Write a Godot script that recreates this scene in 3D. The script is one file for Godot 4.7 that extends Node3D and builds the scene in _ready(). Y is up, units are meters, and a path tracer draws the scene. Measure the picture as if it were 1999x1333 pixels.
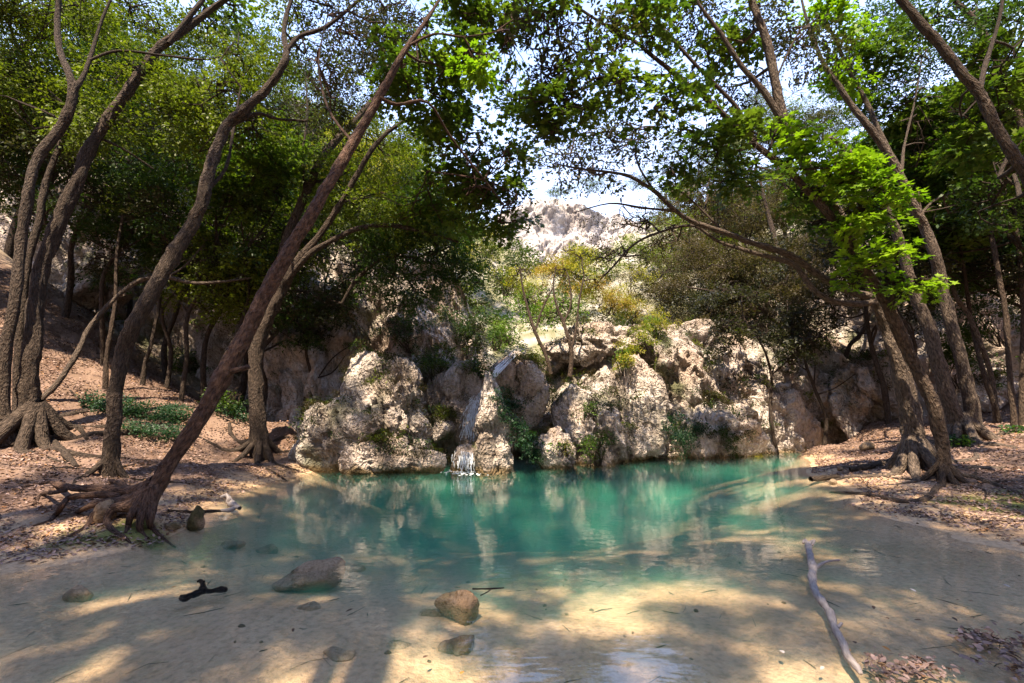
extends Node3D

const FOCAL := 868.0          # pixels, for a picture 1999 x 1333
const EYE := Vector3(0, 1.6, 0)
const PITCH := 8.0

var rng := RandomNumberGenerator.new()
var n_fine := FastNoiseLite.new()
var n_mid := FastNoiseLite.new()
var n_big := FastNoiseLite.new()
var n_ridge := FastNoiseLite.new()
var n_cell := FastNoiseLite.new()
var n_crack := FastNoiseLite.new()
var M := {}
var taken := {}
var rbf_p := []
var rbf_w := PackedFloat64Array()
var rbf_x := PackedFloat64Array()
var rbf_d := PackedFloat64Array()
var zmap := {}
var rock_spots := []
var sprays := {}
var total := 0

# ------------------------------------------------------------------ naming
func numbered(called: String) -> String:
	var k: int = taken.get(called, 0)
	taken[called] = k + 1
	return called if k == 0 else "%s_%03d" % [called, k]

func tag(o: Node, label := "", category := "", group := "", kind := "") -> void:
	if label: o.set_meta("label", label)
	if category: o.set_meta("category", category)
	if group: o.set_meta("group", group)
	if kind: o.set_meta("kind", kind)

func base(called: String, at := Vector3.ZERO) -> Node3D:
	var o := Node3D.new()
	o.name = numbered(called)
	add_child(o)
	o.position = at
	return o

func put(called: String, mesh: Mesh, m: Material, parent: Node = self, kind := "") -> MeshInstance3D:
	var o := MeshInstance3D.new()
	o.name = numbered(called) if parent == self else called
	o.mesh = mesh
	o.material_override = m
	parent.add_child(o, true)
	if kind: o.set_meta("kind", kind)
	return o

# ------------------------------------------------------------------ geometry
class Geo:
	var v := PackedVector3Array()
	var n := PackedVector3Array()
	var uv := PackedVector2Array()
	var c := PackedColorArray()
	var i := PackedInt32Array()
	func mesh() -> ArrayMesh:
		var a := []
		a.resize(Mesh.ARRAY_MAX)
		a[Mesh.ARRAY_VERTEX] = v
		a[Mesh.ARRAY_NORMAL] = n
		if uv.size() == v.size(): a[Mesh.ARRAY_TEX_UV] = uv
		if c.size() == v.size(): a[Mesh.ARRAY_COLOR] = c
		a[Mesh.ARRAY_INDEX] = i
		var m := ArrayMesh.new()
		m.add_surface_from_arrays(Mesh.PRIMITIVE_TRIANGLES, a)
		return m
	# a sheet of nu x nv points; wrap closes it in u (the last column repeats the first)
	func sheet(p: PackedVector3Array, nu: int, nv: int, wrap := false) -> void:
		var at := v.size()
		v.append_array(p)
		var nn := PackedVector3Array()
		nn.resize(nu * nv)
		for b in nv:
			var b0 := maxi(b - 1, 0) * nu
			var b1 := mini(b + 1, nv - 1) * nu
			for a in nu:
				var a0 := a - 1
				var a1 := a + 1
				if wrap:
					if a0 < 0: a0 = nu - 2
					if a1 > nu - 1: a1 = 1
				else:
					a0 = maxi(a0, 0)
					a1 = mini(a1, nu - 1)
				var du := p[b * nu + a1] - p[b * nu + a0]
				var dv := p[b1 + a] - p[b0 + a]
				nn[b * nu + a] = du.cross(dv).normalized()
		n.append_array(nn)
		var ii := PackedInt32Array()
		ii.resize((nu - 1) * (nv - 1) * 6)
		var k := 0
		for b in nv - 1:
			for a in nu - 1:
				var q := at + b * nu + a
				ii[k] = q; ii[k + 1] = q + nu; ii[k + 2] = q + 1
				ii[k + 3] = q + 1; ii[k + 4] = q + nu; ii[k + 5] = q + nu + 1
				k += 6
		i.append_array(ii)

func catmull(pts: Array, per: int) -> Array:
	# pts: Vector4 (position, radius)
	var out := []
	var n := pts.size()
	for k in n - 1:
		var p0: Vector4 = pts[maxi(k - 1, 0)]
		var p1: Vector4 = pts[k]
		var p2: Vector4 = pts[k + 1]
		var p3: Vector4 = pts[mini(k + 2, n - 1)]
		for s in per:
			var t := float(s) / per
			out.append(0.5 * (2.0 * p1 + (p2 - p0) * t + (2.0 * p0 - 5.0 * p1 + 4.0 * p2 - p3) * t * t + (3.0 * p1 - p0 - 3.0 * p2 + p3) * t * t * t))
	out.append(pts[n - 1])
	return out

func tube(g: Geo, pts: Array, sides: int, rough := 0.0, flute := 0.0, cap := false) -> void:
	var n := pts.size()
	var rings := n + (1 if cap else 0)
	var p := PackedVector3Array()
	p.resize((sides + 1) * rings)
	var uvs := PackedVector2Array()
	uvs.resize((sides + 1) * rings)
	var nor := Vector3.ZERO
	var along := 0.0
	for j in rings:
		var jj := mini(j, n - 1)
		var q: Vector4 = pts[jj]
		var c := Vector3(q.x, q.y, q.z)
		var qa: Vector4 = pts[maxi(jj - 1, 0)]
		var qb: Vector4 = pts[mini(jj + 1, n - 1)]
		var t := Vector3(qb.x - qa.x, qb.y - qa.y, qb.z - qa.z).normalized()
		if j == 0:
			nor = (Vector3.RIGHT if absf(t.x) < 0.8 else Vector3.UP)
		else:
			along += Vector3(q.x - qa.x, q.y - qa.y, q.z - qa.z).length()
		nor = (nor - t * nor.dot(t)).normalized()
		var bi := t.cross(nor)
		var r := q.w
		if cap and j == rings - 1:
			r = 0.0005
			c += t * q.w * 0.35
		for s in sides + 1:
			var th := TAU * float(s % sides) / sides
			var dir := nor * cos(th) + bi * sin(th)
			var rr := r
			if rough > 0.0 and r > 0.002:
				var e := c + dir * r
				rr *= 1.0 + rough * (n_mid.get_noise_3d(e.x * 5.0, e.y * 2.0, e.z * 5.0) + 0.5 * n_fine.get_noise_3d(e.x * 4.0, e.y * 1.3, e.z * 4.0))
				if flute > 0.0:
					rr *= 1.0 + flute * sin(th * 3.0 + along * 1.3 + c.x) * 0.6 + flute * 0.4 * sin(th * 7.0 - along * 2.0)
			p[j * (sides + 1) + s] = c + dir * rr
			uvs[j * (sides + 1) + s] = Vector2(float(s) / sides * maxf(1.0, roundf(r * 14.0)), along)
	var before := g.v.size()
	g.sheet(p, sides + 1, rings, true)
	g.uv.append_array(uvs)

func v4(p: Vector3, r: float) -> Vector4:
	return Vector4(p.x, p.y, p.z, r)

func v3(q: Vector4) -> Vector3:
	return Vector3(q.x, q.y, q.z)

# ------------------------------------------------------------------ the photograph's lens
func ray(px: float, py: float) -> Vector3:
	var y := (666.5 - py) / FOCAL
	var a := deg_to_rad(PITCH)
	return Vector3((px - 999.5) / FOCAL, y * cos(a) + sin(a), y * sin(a) - cos(a))

func P(px: float, py: float, d: float) -> Vector3:
	var r := ray(px, py)
	return EYE + r * (d / -r.z)

func PT(px: float, py: float) -> Vector3:
	# where a line of sight meets the ground
	var r := ray(px, py)
	r /= -r.z
	var d := 1.0
	while d < 60.0:
		var q := EYE + r * d
		if q.y <= H(q.x, d):
			break
		d += 0.06
	var q2 := EYE + r * d
	q2.y = H(q2.x, d)
	return q2

func PW(px: float, py: float, y := 0.0) -> Vector3:
	var r := ray(px, py)
	var t := (y - EYE.y) / r.y
	return EYE + r * t

func note_rock(p: PackedVector3Array, nrm: PackedVector3Array, at: Vector3) -> void:
	# remembers how far the rocks lie along each line of sight, so that plants and water can be laid on them
	var a := deg_to_rad(PITCH)
	for k in p.size():
		var q := p[k] + at - EYE
		var fwd := -q.z * cos(a) + q.y * sin(a)
		if fwd < 1.0: continue
		var up := q.y * cos(a) + q.z * sin(a)
		var cx := int((999.5 + q.x / fwd * FOCAL) / 8.0)
		var cy := int((666.5 - up / fwd * FOCAL) / 8.0)
		var key := cx * 1000 + cy
		var d := -(q.z)
		if d < zmap.get(key, INF): zmap[key] = d
		if nrm[k].y > 0.35 and nrm[k].z > -0.2 and k % 7 == 0: rock_spots.append(p[k] + at)

func rock_d(px: float, py: float, otherwise: float) -> float:
	var cx := int(px / 8.0)
	var cy := int(py / 8.0)
	var got := []
	for i in range(-1, 2):
		for j in range(-1, 2):
			var d: float = zmap.get((cx + i) * 1000 + cy + j, INF)
			if d < 30.0: got.append(d)
	if got.is_empty(): return otherwise
	got.sort()
	return got[got.size() / 2]

# ------------------------------------------------------------------ ground heights
func rbf_point(x: float, d: float, y: float) -> void:
	rbf_p.append(Vector3(x, d, y))

func rbf_pixel(px: float, py: float, d: float) -> void:
	var q := P(px, py, d)
	rbf_p.append(Vector3(q.x, d, q.y))

func rbf_solve() -> void:
	var n := rbf_p.size()
	var A := []
	for a in n:
		var row := PackedFloat64Array()
		row.resize(n + 1)
		for b in n:
			row[b] = Vector2(rbf_p[a].x - rbf_p[b].x, rbf_p[a].y - rbf_p[b].y).length()
		row[a] = 0.0
		row[n] = rbf_p[a].z
		A.append(row)
	for k in n:
		var best := k
		for a in range(k, n):
			if absf(A[a][k]) > absf(A[best][k]): best = a
		var tmp = A[k]; A[k] = A[best]; A[best] = tmp
		var pr: PackedFloat64Array = A[k]
		for a in range(k + 1, n):
			var r: PackedFloat64Array = A[a]
			var f := r[k] / pr[k]
			if f != 0.0:
				for b in range(k, n + 1):
					r[b] -= f * pr[b]
				A[a] = r
	rbf_w.resize(n)
	for a in range(n - 1, -1, -1):
		var s: float = A[a][n]
		for b in range(a + 1, n):
			s -= A[a][b] * rbf_w[b]
		rbf_w[a] = s / A[a][a]
	rbf_x.resize(n)
	rbf_d.resize(n)
	for a in n:
		rbf_x[a] = rbf_p[a].x
		rbf_d[a] = rbf_p[a].y

func H(x: float, d: float) -> float:
	var s := 0.0
	for k in rbf_w.size():
		var a := x - rbf_x[k]
		var b := d - rbf_d[k]
		s += rbf_w[k] * sqrt(a * a + b * b)
	var land := clampf((s + 0.1) / 0.6, 0.0, 1.0)
	var far := clampf((d - 15.0) / 25.0, 0.0, 1.0)
	s += n_mid.get_noise_2d(x * 0.9, d * 0.9) * (0.02 + 0.06 * land) + n_big.get_noise_2d(x, d) * (0.03 + 0.1 * land + 1.6 * far) + n_fine.get_noise_2d(x, d) * 0.02 * land
	return s

# ------------------------------------------------------------------ materials
func ntex(freq: float, ramp: Array, seed_ := 1, octaves := 4, size := 512, kind := FastNoiseLite.TYPE_SIMPLEX_SMOOTH, fractal := FastNoiseLite.FRACTAL_FBM, stretch := Vector2i(1, 1)) -> NoiseTexture2D:
	var n := FastNoiseLite.new()
	n.noise_type = kind
	n.fractal_type = fractal
	n.fractal_octaves = octaves
	n.frequency = freq
	n.seed = seed_
	var t := NoiseTexture2D.new()
	t.width = size * stretch.x
	t.height = size * stretch.y
	t.seamless = true
	t.noise = n
	if ramp.size():
		var g := Gradient.new()
		var offs := PackedFloat32Array()
		var cols := PackedColorArray()
		for r in ramp:
			offs.append(r[0])
			cols.append(r[1])
		g.offsets = offs
		g.colors = cols
		t.color_ramp = g
	return t

func grey(a: float) -> Color:
	return Color(a, a, a)

func lin(r: float, g: float, b: float) -> Color:
	return Color(r, g, b).linear_to_srgb()

func mat(called: String, albedo: Color, rough := 0.9) -> StandardMaterial3D:
	var m := StandardMaterial3D.new()
	m.resource_name = called
	m.albedo_color = albedo
	m.roughness = rough
	m.metallic_specular = 0.3
	return m

func make_materials() -> void:
	# ground: colours at the vertices, grain in the texture
	var g := mat("ground", Color.WHITE, 0.95)
	g.vertex_color_use_as_albedo = true
	g.albedo_texture = ntex(0.02, [[0.0, lin(0.55, 0.55, 0.55)], [0.45, lin(0.9, 0.88, 0.86)], [0.7, lin(1.0, 1.0, 1.0)], [1.0, lin(0.8, 0.76, 0.72)]], 3, 6, 1024)
	g.uv1_triplanar = true
	g.uv1_world_triplanar = true
	g.uv1_scale = Vector3(0.6, 0.6, 0.6)
	g.heightmap_enabled = true
	g.heightmap_texture = ntex(0.03, [], 9, 5, 1024)
	g.heightmap_scale = 1.6
	M.ground = g
	# limestone
	var r := mat("limestone", Color.WHITE, 0.9)
	r.vertex_color_use_as_albedo = true
	r.albedo_texture = ntex(0.012, [[0.0, lin(0.34, 0.30, 0.26)], [0.3, lin(0.66, 0.61, 0.56)], [0.48, lin(0.9, 0.87, 0.84)], [0.75, lin(1, 0.98, 0.96)], [1.0, lin(0.7, 0.64, 0.58)]], 21, 6, 1024)
	r.uv1_triplanar = true
	r.uv1_world_triplanar = true
	r.uv1_scale = Vector3(0.45, 0.32, 0.45)
	r.heightmap_enabled = true
	r.heightmap_texture = ntex(0.016, [], 31, 6, 1024, FastNoiseLite.TYPE_SIMPLEX_SMOOTH, FastNoiseLite.FRACTAL_RIDGED)
	r.heightmap_scale = 16.0
	M.rock = r
	var st := r.duplicate()
	st.resource_name = "river stone"
	st.albedo_color = Color(0.80, 0.74, 0.64)
	st.uv1_scale = Vector3(1.8, 1.8, 1.8)
	st.heightmap_scale = 1.6
	M.stone = st
	# bark
	for spec in [["bark_red", 0.075, 0.044, 0.032, 41], ["bark_dark", 0.047, 0.034, 0.026, 42], ["bark_grey", 0.085, 0.064, 0.05, 43], ["bark_brown", 0.06, 0.042, 0.031, 44]]:
		var b := mat(spec[0], Color.WHITE, 0.92)
		var c := Vector3(spec[1], spec[2], spec[3])
		b.albedo_texture = ntex(0.02, [[0.0, lin(c.x * 0.35, c.y * 0.33, c.z * 0.33)], [0.4, lin(c.x, c.y, c.z)], [0.62, lin(c.x * 1.35, c.y * 1.3, c.z * 1.25)], [1.0, lin(c.x * 2.2, c.y * 2.3, c.z * 2.3)]], spec[4], 5, 512)
		b.uv1_scale = Vector3(1.0, 0.7, 1.0)
		b.heightmap_enabled = true
		b.heightmap_texture = ntex(0.018, [], spec[4] + 7, 5, 512, FastNoiseLite.TYPE_SIMPLEX_SMOOTH, FastNoiseLite.FRACTAL_RIDGED)
		b.heightmap_scale = 4.0
		M[spec[0]] = b
	var dw := mat("driftwood", Color.WHITE, 0.85)
	dw.albedo_texture = ntex(0.03, [[0.0, lin(0.08, 0.06, 0.055)], [0.45, lin(0.22, 0.185, 0.17)], [1.0, lin(0.4, 0.35, 0.33)]], 61, 5, 512)
	dw.uv1_scale = Vector3(3, 0.6, 1)
	M.driftwood = dw
	var ww: StandardMaterial3D = M.bark_dark.duplicate()
	ww.resource_name = "wet_wood"
	ww.albedo_color = grey(0.6)
	ww.roughness = 0.45
	M.wet_wood = ww
	# leaves: tone per spray
	var lf := mat("leaf", Color.WHITE, 0.5)
	lf.vertex_color_use_as_albedo = true
	lf.backlight_enabled = true
	lf.backlight = lin(0.85, 1.0, 0.35)
	lf.metallic_specular = 0.4
	M.leaf = lf
	var dead := mat("dead_leaf", Color.WHITE, 0.7)
	dead.vertex_color_use_as_albedo = true
	M.dead_leaf = dead
	# water
	var w := mat("water", Color(0.5, 0.68, 0.6, 0.02), 0.02)
	w.transparency = BaseMaterial3D.TRANSPARENCY_ALPHA
	w.metallic_specular = 0.5
	w.normal_enabled = true
	var wn := ntex(0.011, [], 71, 3, 1024)
	wn.as_normal_map = true
	wn.bump_strength = 5.0
	w.normal_texture = wn
	w.normal_scale = 0.12
	M.water = w
	var fall := mat("falling_water", lin(0.9, 0.91, 0.94), 0.3)
	fall.backlight_enabled = true
	fall.backlight = lin(0.7, 0.75, 0.8)
	M.fall = fall

# ------------------------------------------------------------------ foliage
func leaf_points(kind: String) -> Array:
	# rim of a leaf of length 1, base first, in its own plane; fan about the base
	if kind == "maple":
		var out := [Vector2(0, 0)]
		var ang := [-118.0, -88.0, -58.0, -30.0, 0.0, 30.0, 58.0, 88.0, 118.0]
		var len := [0.46, 0.30, 0.62, 0.36, 0.78, 0.36, 0.62, 0.30, 0.46]
		for k in 9:
			var a := deg_to_rad(ang[k])
			out.append(Vector2(sin(a) * len[k], 0.22 + cos(a) * len[k]))
		return out
	if kind == "ivy":
		return [Vector2(0, 0), Vector2(-0.5, 0.1), Vector2(-0.42, 0.5), Vector2(0, 1), Vector2(0.42, 0.5), Vector2(0.5, 0.1)]
	return [Vector2(0, 0), Vector2(-0.22, 0.28), Vector2(-0.2, 0.66), Vector2(0, 1), Vector2(0.2, 0.66), Vector2(0.22, 0.28)]

func add_leaf(g: Geo, kind: String, b: Basis, at: Vector3, size: float, tone: Color) -> void:
	var rim := leaf_points(kind)
	var k0 := g.v.size()
	for q: Vector2 in rim:
		var z := 0.18 * absf(q.x) - 0.16 * q.y * q.y
		g.v.append(at + b * (Vector3(q.x, q.y, z) * size))
		g.n.append(b.z.normalized())
		g.c.append(tone)
	for k in range(1, rim.size() - 1):
		g.i.append_array([k0, k0 + k, k0 + k + 1])

func spray(kind: String, seed_: int) -> ArrayMesh:
	var key := kind + str(seed_)
	if sprays.has(key): return sprays[key]
	var r := RandomNumberGenerator.new()
	r.seed = 100 + seed_ * 17 + kind.length()
	var g := Geo.new()
	var count: int = {"maple": 26, "oak": 34, "ivy": 30, "fine": 60}[kind]
	var size: float = {"maple": 0.1, "oak": 0.075, "ivy": 0.06, "fine": 0.05}[kind]
	var shape: String = {"maple": "maple", "oak": "oak", "ivy": "ivy", "fine": "oak"}[kind]
	for k in count:
		var t := pow(r.randf(), 0.8)
		var side := -1.0 if k % 2 else 1.0
		var reach := r.randf_range(0.02, 0.2) * (1.15 - 0.6 * t)
		var flat := 0.05 if kind == "maple" else 0.1
		var at := Vector3(side * reach, t * 0.48, r.randf_range(-flat, flat) - 0.1 * t * t)
		var yaw := side * r.randf_range(-1.6, -0.2)
		var tilt := 0.45 if kind == "maple" else 0.9
		var b := Basis(Vector3(0, 0, 1), yaw) * Basis(Vector3(1, 0, 0), r.randf_range(-tilt, tilt * 0.6)) * Basis(Vector3(0, 1, 0), r.randf_range(-tilt, tilt))
		var f := r.randf_range(0.75, 1.3)
		add_leaf(g, shape, b, at, size * r.randf_range(0.5, 1.3), Color(f, f * r.randf_range(0.94, 1.06), f * r.randf_range(0.8, 1.2)))
	sprays[key] = g.mesh()
	return sprays[key]

# tones: pairs of linear colours that a spray lies between
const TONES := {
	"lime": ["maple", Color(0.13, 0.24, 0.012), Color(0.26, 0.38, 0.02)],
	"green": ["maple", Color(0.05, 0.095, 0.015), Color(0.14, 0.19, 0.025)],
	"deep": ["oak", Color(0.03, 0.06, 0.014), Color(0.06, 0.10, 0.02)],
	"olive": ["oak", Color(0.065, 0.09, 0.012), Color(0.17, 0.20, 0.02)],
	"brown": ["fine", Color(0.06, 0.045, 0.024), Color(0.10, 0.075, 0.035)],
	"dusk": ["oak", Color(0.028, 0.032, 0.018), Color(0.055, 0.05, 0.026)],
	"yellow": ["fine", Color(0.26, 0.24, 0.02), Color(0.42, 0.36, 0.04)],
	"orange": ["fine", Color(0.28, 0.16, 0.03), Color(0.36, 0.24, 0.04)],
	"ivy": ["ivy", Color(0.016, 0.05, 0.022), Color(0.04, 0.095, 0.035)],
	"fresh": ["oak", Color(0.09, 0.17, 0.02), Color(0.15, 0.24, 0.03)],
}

class Crown:
	var xf := {}
	var col := {}
	func add(kind: String, t: Transform3D, c: Color) -> void:
		if not xf.has(kind):
			xf[kind] = []
			col[kind] = []
		xf[kind].append(t)
		col[kind].append(c)

func spray_at(cr: Crown, tone: String, at: Vector3, out: Vector3, size: float, lay := 0.55) -> void:
	var spec: Array = TONES[tone]
	var y := (out.normalized() + Vector3(rng.randfn(0, 0.45), rng.randfn(0, 0.3), rng.randfn(0, 0.45)))
	y.y *= lay
	y = y.normalized()
	var z := (Vector3.UP + Vector3(rng.randfn(0, 0.3), 0, rng.randfn(0, 0.3)))
	z = (z - y * z.dot(y)).normalized()
	var x := y.cross(z)
	var s := size * rng.randf_range(0.8, 1.25)
	var c: Color = spec[1].lerp(spec[2], rng.randf())
	cr.add(spec[0], Transform3D(Basis(x * s, y * s, z * s), at - y * 0.25 * s), c)

func crown_nodes(cr: Crown, parent: Node, called := "crown") -> void:
	for kind in cr.xf:
		total += cr.xf[kind].size()
		for half in 2:
			var picks := []
			for k in cr.xf[kind].size():
				if k % 2 == half: picks.append(k)
			if picks.is_empty(): continue
			var mm := MultiMesh.new()
			mm.transform_format = MultiMesh.TRANSFORM_3D
			mm.use_colors = true
			mm.mesh = spray(kind, half)
			mm.instance_count = picks.size()
			for k in picks.size():
				mm.set_instance_transform(k, cr.xf[kind][picks[k]])
				mm.set_instance_color(k, cr.col[kind][picks[k]])
			var o := MultiMeshInstance3D.new()
			o.name = called
			o.multimesh = mm
			o.material_override = M.leaf
			parent.add_child(o, true)
			tag(o, "", "", "", "stuff")

func fill_blob(cr: Crown, tone: String, c: Vector3, r: Vector3, density: float, size := 1.0) -> void:
	var count := int(density * 58.0 * PI * r.x * r.y / (size * size)) + 3
	var clumps := []
	for k in maxi(3, int(r.x * r.y * 5.0)):
		var dir := Vector3(rng.randfn(), rng.randfn(), rng.randfn()).normalized()
		clumps.append(c + dir * r * pow(rng.randf(), 0.4) * 0.9)
	for k in count:
		var at: Vector3
		if rng.randf() < 0.6:
			at = clumps[rng.randi() % clumps.size()] + Vector3(rng.randfn(0, 0.27), rng.randfn(0, 0.16), rng.randfn(0, 0.27)) * minf(1.3, r.x)
		else:
			var dir := Vector3(rng.randfn(), rng.randfn(), rng.randfn()).normalized()
			at = c + dir * r * pow(rng.randf(), 0.4)
		spray_at(cr, tone, at, at - c, size)

func nearest(skel: Array, q: Vector3) -> Vector4:
	var best: Vector4 = skel[0]
	var bd := INF
	for s: Vector4 in skel:
		var dd := v3(s).distance_to(q) + maxf(0.0, s.y - q.y) * 0.8
		if dd < bd:
			bd = dd
			best = s
	return best

func twig(g: Geo, a: Vector3, b: Vector3, r0: float, r1: float, sides := 5, wander := 0.12) -> Array:
	var pts := []
	var len := a.distance_to(b)
	for k in 6:
		var t := k / 5.0
		var q := a.lerp(b, t) + Vector3(0, sin(t * PI) * len * 0.08, 0)
		if k > 0 and k < 5:
			q += Vector3(rng.randfn(), rng.randfn(), rng.randfn()) * len * wander * 0.35
		pts.append(v4(q, lerpf(r0, r1, t)))
	tube(g, catmull(pts, 2), sides)
	return pts

# limbs: arrays of [px, py, offset from the base's distance, width in pixels]
func traced_tree(called: String, label: String, group: String, bark: String, limbs: Array, blobs: Array, opts := {}) -> Node3D:
	var first: Array = limbs[0][0]
	var foot := PT(first[0], first[1])
	if opts.has("foot"): foot = opts.foot
	var d0 := -foot.z
	var root := base(called, foot)
	tag(root, label, "tree", group)
	var skel := []
	var tg := Geo.new()
	for k in limbs.size():
		var g := Geo.new()
		var pts := []
		for s in limbs[k].size():
			var e: Array = limbs[k][s]
			var d: float = d0 + e[2]
			var q := P(e[0], e[1], d) - foot
			pts.append(v4(q, e[3] * 0.44 * d / FOCAL / (ray(e[0], e[1]).length() * 0.96) * opts.get("slim", 1.0)))
		if k == 0 and not opts.has("no_flare"):
			var b0: Vector4 = pts[0]
			b0.w *= 1.12
			pts[0] = b0
			pts.push_front(Vector4(b0.x, b0.y - 0.3, b0.z, b0.w * 1.2))
		var fine := catmull(pts, 6 if k == 0 else 4)
		var w: float = pts[0].w
		tube(g, fine, 24 if w > 0.12 else (14 if w > 0.05 else 8), 0.34, opts.get("flute", 0.06) if k == 0 else 0.03, true)
		for q in fine:
			if v3(q).y > 0.5: skel.append(q)
		if skel.is_empty(): skel.append(fine[-1])
		put("trunk" if k == 0 or (k < opts.get("trunks", 1)) else "branch", g.mesh(), M[bark], root)
	# roots
	for rt in opts.get("roots", []):
		var pts := []
		for e in rt:
			var q: Vector3
			if e.size() > 3:
				q = P(e[0], e[1], d0 + e[3])
			else:
				q = PT(e[0], e[1])
			var w: float = e[2] * 0.5 * -q.z / FOCAL
			q.y += w * (0.35 if e.size() > 3 else 0.05)
			pts.append(v4(q - foot, w))
		var g := Geo.new()
		tube(g, catmull(pts, 5), 8, 0.25, 0.0, true)
		put("root", g.mesh(), M[bark], root)
	for k in opts.get("auto_roots", 0):
		var a: float = TAU * k / opts.auto_roots + rng.randf_range(-0.3, 0.3)
		var w0: float = limbs[0][0][3] * 0.5 * d0 / FOCAL
		var pts := []
		for s in 6:
			var t := s / 5.0
			var rad := w0 * 0.35 + t * rng.randf_range(0.7, 1.1) * w0 * 7.0
			var aa := a + sin(t * 5.0 + k) * 0.25
			if s == 0: rad = w0 * 0.1
			var q := foot + Vector3(cos(aa) * rad, 0, sin(aa) * rad)
			var rr := lerpf(w0 * 0.42, w0 * 0.06, sqrt(t)) * (0.7 if s == 0 else 1.0)
			q.y = H(q.x, -q.z) + rr * (0.2 - 0.9 * t) + (w0 * 1.9 if s == 0 else 0.0)
			pts.append(v4(q - foot, rr))
		var g := Geo.new()
		tube(g, catmull(pts, 4), 8, 0.3, 0.0, true)
		put("root", g.mesh(), M[bark], root)
	# crown: [px, py, offset, rx, ry, density, tone]
	var cr := Crown.new()
	for e in blobs:
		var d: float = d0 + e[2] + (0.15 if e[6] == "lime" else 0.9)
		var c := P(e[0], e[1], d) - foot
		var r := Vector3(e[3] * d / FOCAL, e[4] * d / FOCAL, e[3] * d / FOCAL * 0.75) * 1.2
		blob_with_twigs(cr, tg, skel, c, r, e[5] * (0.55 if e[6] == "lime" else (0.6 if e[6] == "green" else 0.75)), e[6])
	if tg.v.size():
		put("twigs", tg.mesh(), M[bark], root, "stuff")
	if cr.xf.size():
		crown_nodes(cr, root)
	return root

func blob_with_twigs(cr: Crown, tg: Geo, skel: Array, c: Vector3, r: Vector3, density: float, tone: String, size := 1.0) -> void:
	var from := nearest(skel, c)
	var r0 := minf(from.w * 0.55, 0.045)
	var main := twig(tg, v3(from), c + (c - v3(from)).normalized() * r.x * 0.5, maxf(r0, 0.02), 0.006, 6, 0.22)
	for k in 11:
		var dir := Vector3(rng.randfn(), rng.randfn(), rng.randfn()).normalized()
		var s: Vector4 = main[1 + rng.randi() % 5]
		twig(tg, v3(s), c + dir * r * 1.1, 0.017, 0.003, 4, 0.3)
	fill_blob(cr, tone, c, r, density, size)

# a whole tree from a base, a height and a lean, for those that stand farther back or out of view
func grown_tree(called: String, label: String, group: String, bark: String, x: float, d: float, height: float, lean: Vector3, w: float, tone: String, tone2: String, spread: float, blobs: int, density: float, crown_from := 0.4, size := 1.15, clump := 0.38) -> Node3D:
	var foot := Vector3(x, H(x, d), -d)
	var root := base(called, foot)
	tag(root, label, "tree", group)
	var skel := []
	var pts := [Vector4(0, -0.3, 0, w * 1.3)]
	for k in 7:
		var t := k / 6.0
		var q := Vector3(0, t * height, 0) + lean * t * t + Vector3(rng.randfn(), 0, rng.randfn()) * 0.04 * height * (0.0 if k == 0 else 0.6)
		pts.append(v4(q, w * (1.0 - 0.75 * t)))
	var fine := catmull(pts, 4)
	var g := Geo.new()
	tube(g, fine, 10, 0.22, 0.05, true)
	put("trunk", g.mesh(), M[bark], root)
	for q in fine:
		if q.y > height * crown_from * 0.7: skel.append(q)
	for k in 4:
		var s: Vector4 = fine[int(fine.size() * rng.randf_range(0.4, 0.75))]
		var a := rng.randf() * TAU
		var e := v3(s) + Vector3(cos(a) * spread * 0.8, height * rng.randf_range(0.1, 0.3), sin(a) * spread * 0.8)
		var bg := Geo.new()
		var mid := v3(s).lerp(e, 0.5) + Vector3(rng.randfn(), rng.randfn(), rng.randfn()) * 0.15
		var bp := catmull([v4(v3(s), s.w * 0.6), v4(mid, s.w * 0.4), v4(e, 0.015)], 4)
		tube(bg, bp, 7, 0.2)
		put("branch", bg.mesh(), M[bark], root)
		skel.append_array(bp)
	var cr := Crown.new()
	var tg := Geo.new()
	for k in blobs:
		var t := rng.randf_range(crown_from, 1.05)
		var a := rng.randf() * TAU
		var rad := spread * sqrt(rng.randf()) * (1.1 - 0.5 * absf(t - 0.7))
		var c := lean * t * t + Vector3(cos(a) * rad, height * t, sin(a) * rad)
		var rr := spread * clump * rng.randf_range(0.75, 1.25)
		blob_with_twigs(cr, tg, skel, c, Vector3(rr, rr * 0.7, rr), density, tone if rng.randf() < 0.65 else tone2, size)
	put("twigs", tg.mesh(), M[bark], root, "stuff")
	crown_nodes(cr, root)
	return root

# ------------------------------------------------------------------ rocks
func fracture(x: float, y: float, z: float) -> float:
	# blocks set at different depths, parted by cracks; about -1 to 1
	return n_cell.get_noise_3d(x, y, z) * 0.7 - 0.55 * (1.0 - smoothstep(0.0, 0.22, n_crack.get_noise_3d(x, y, z) + 1.0))

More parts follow.
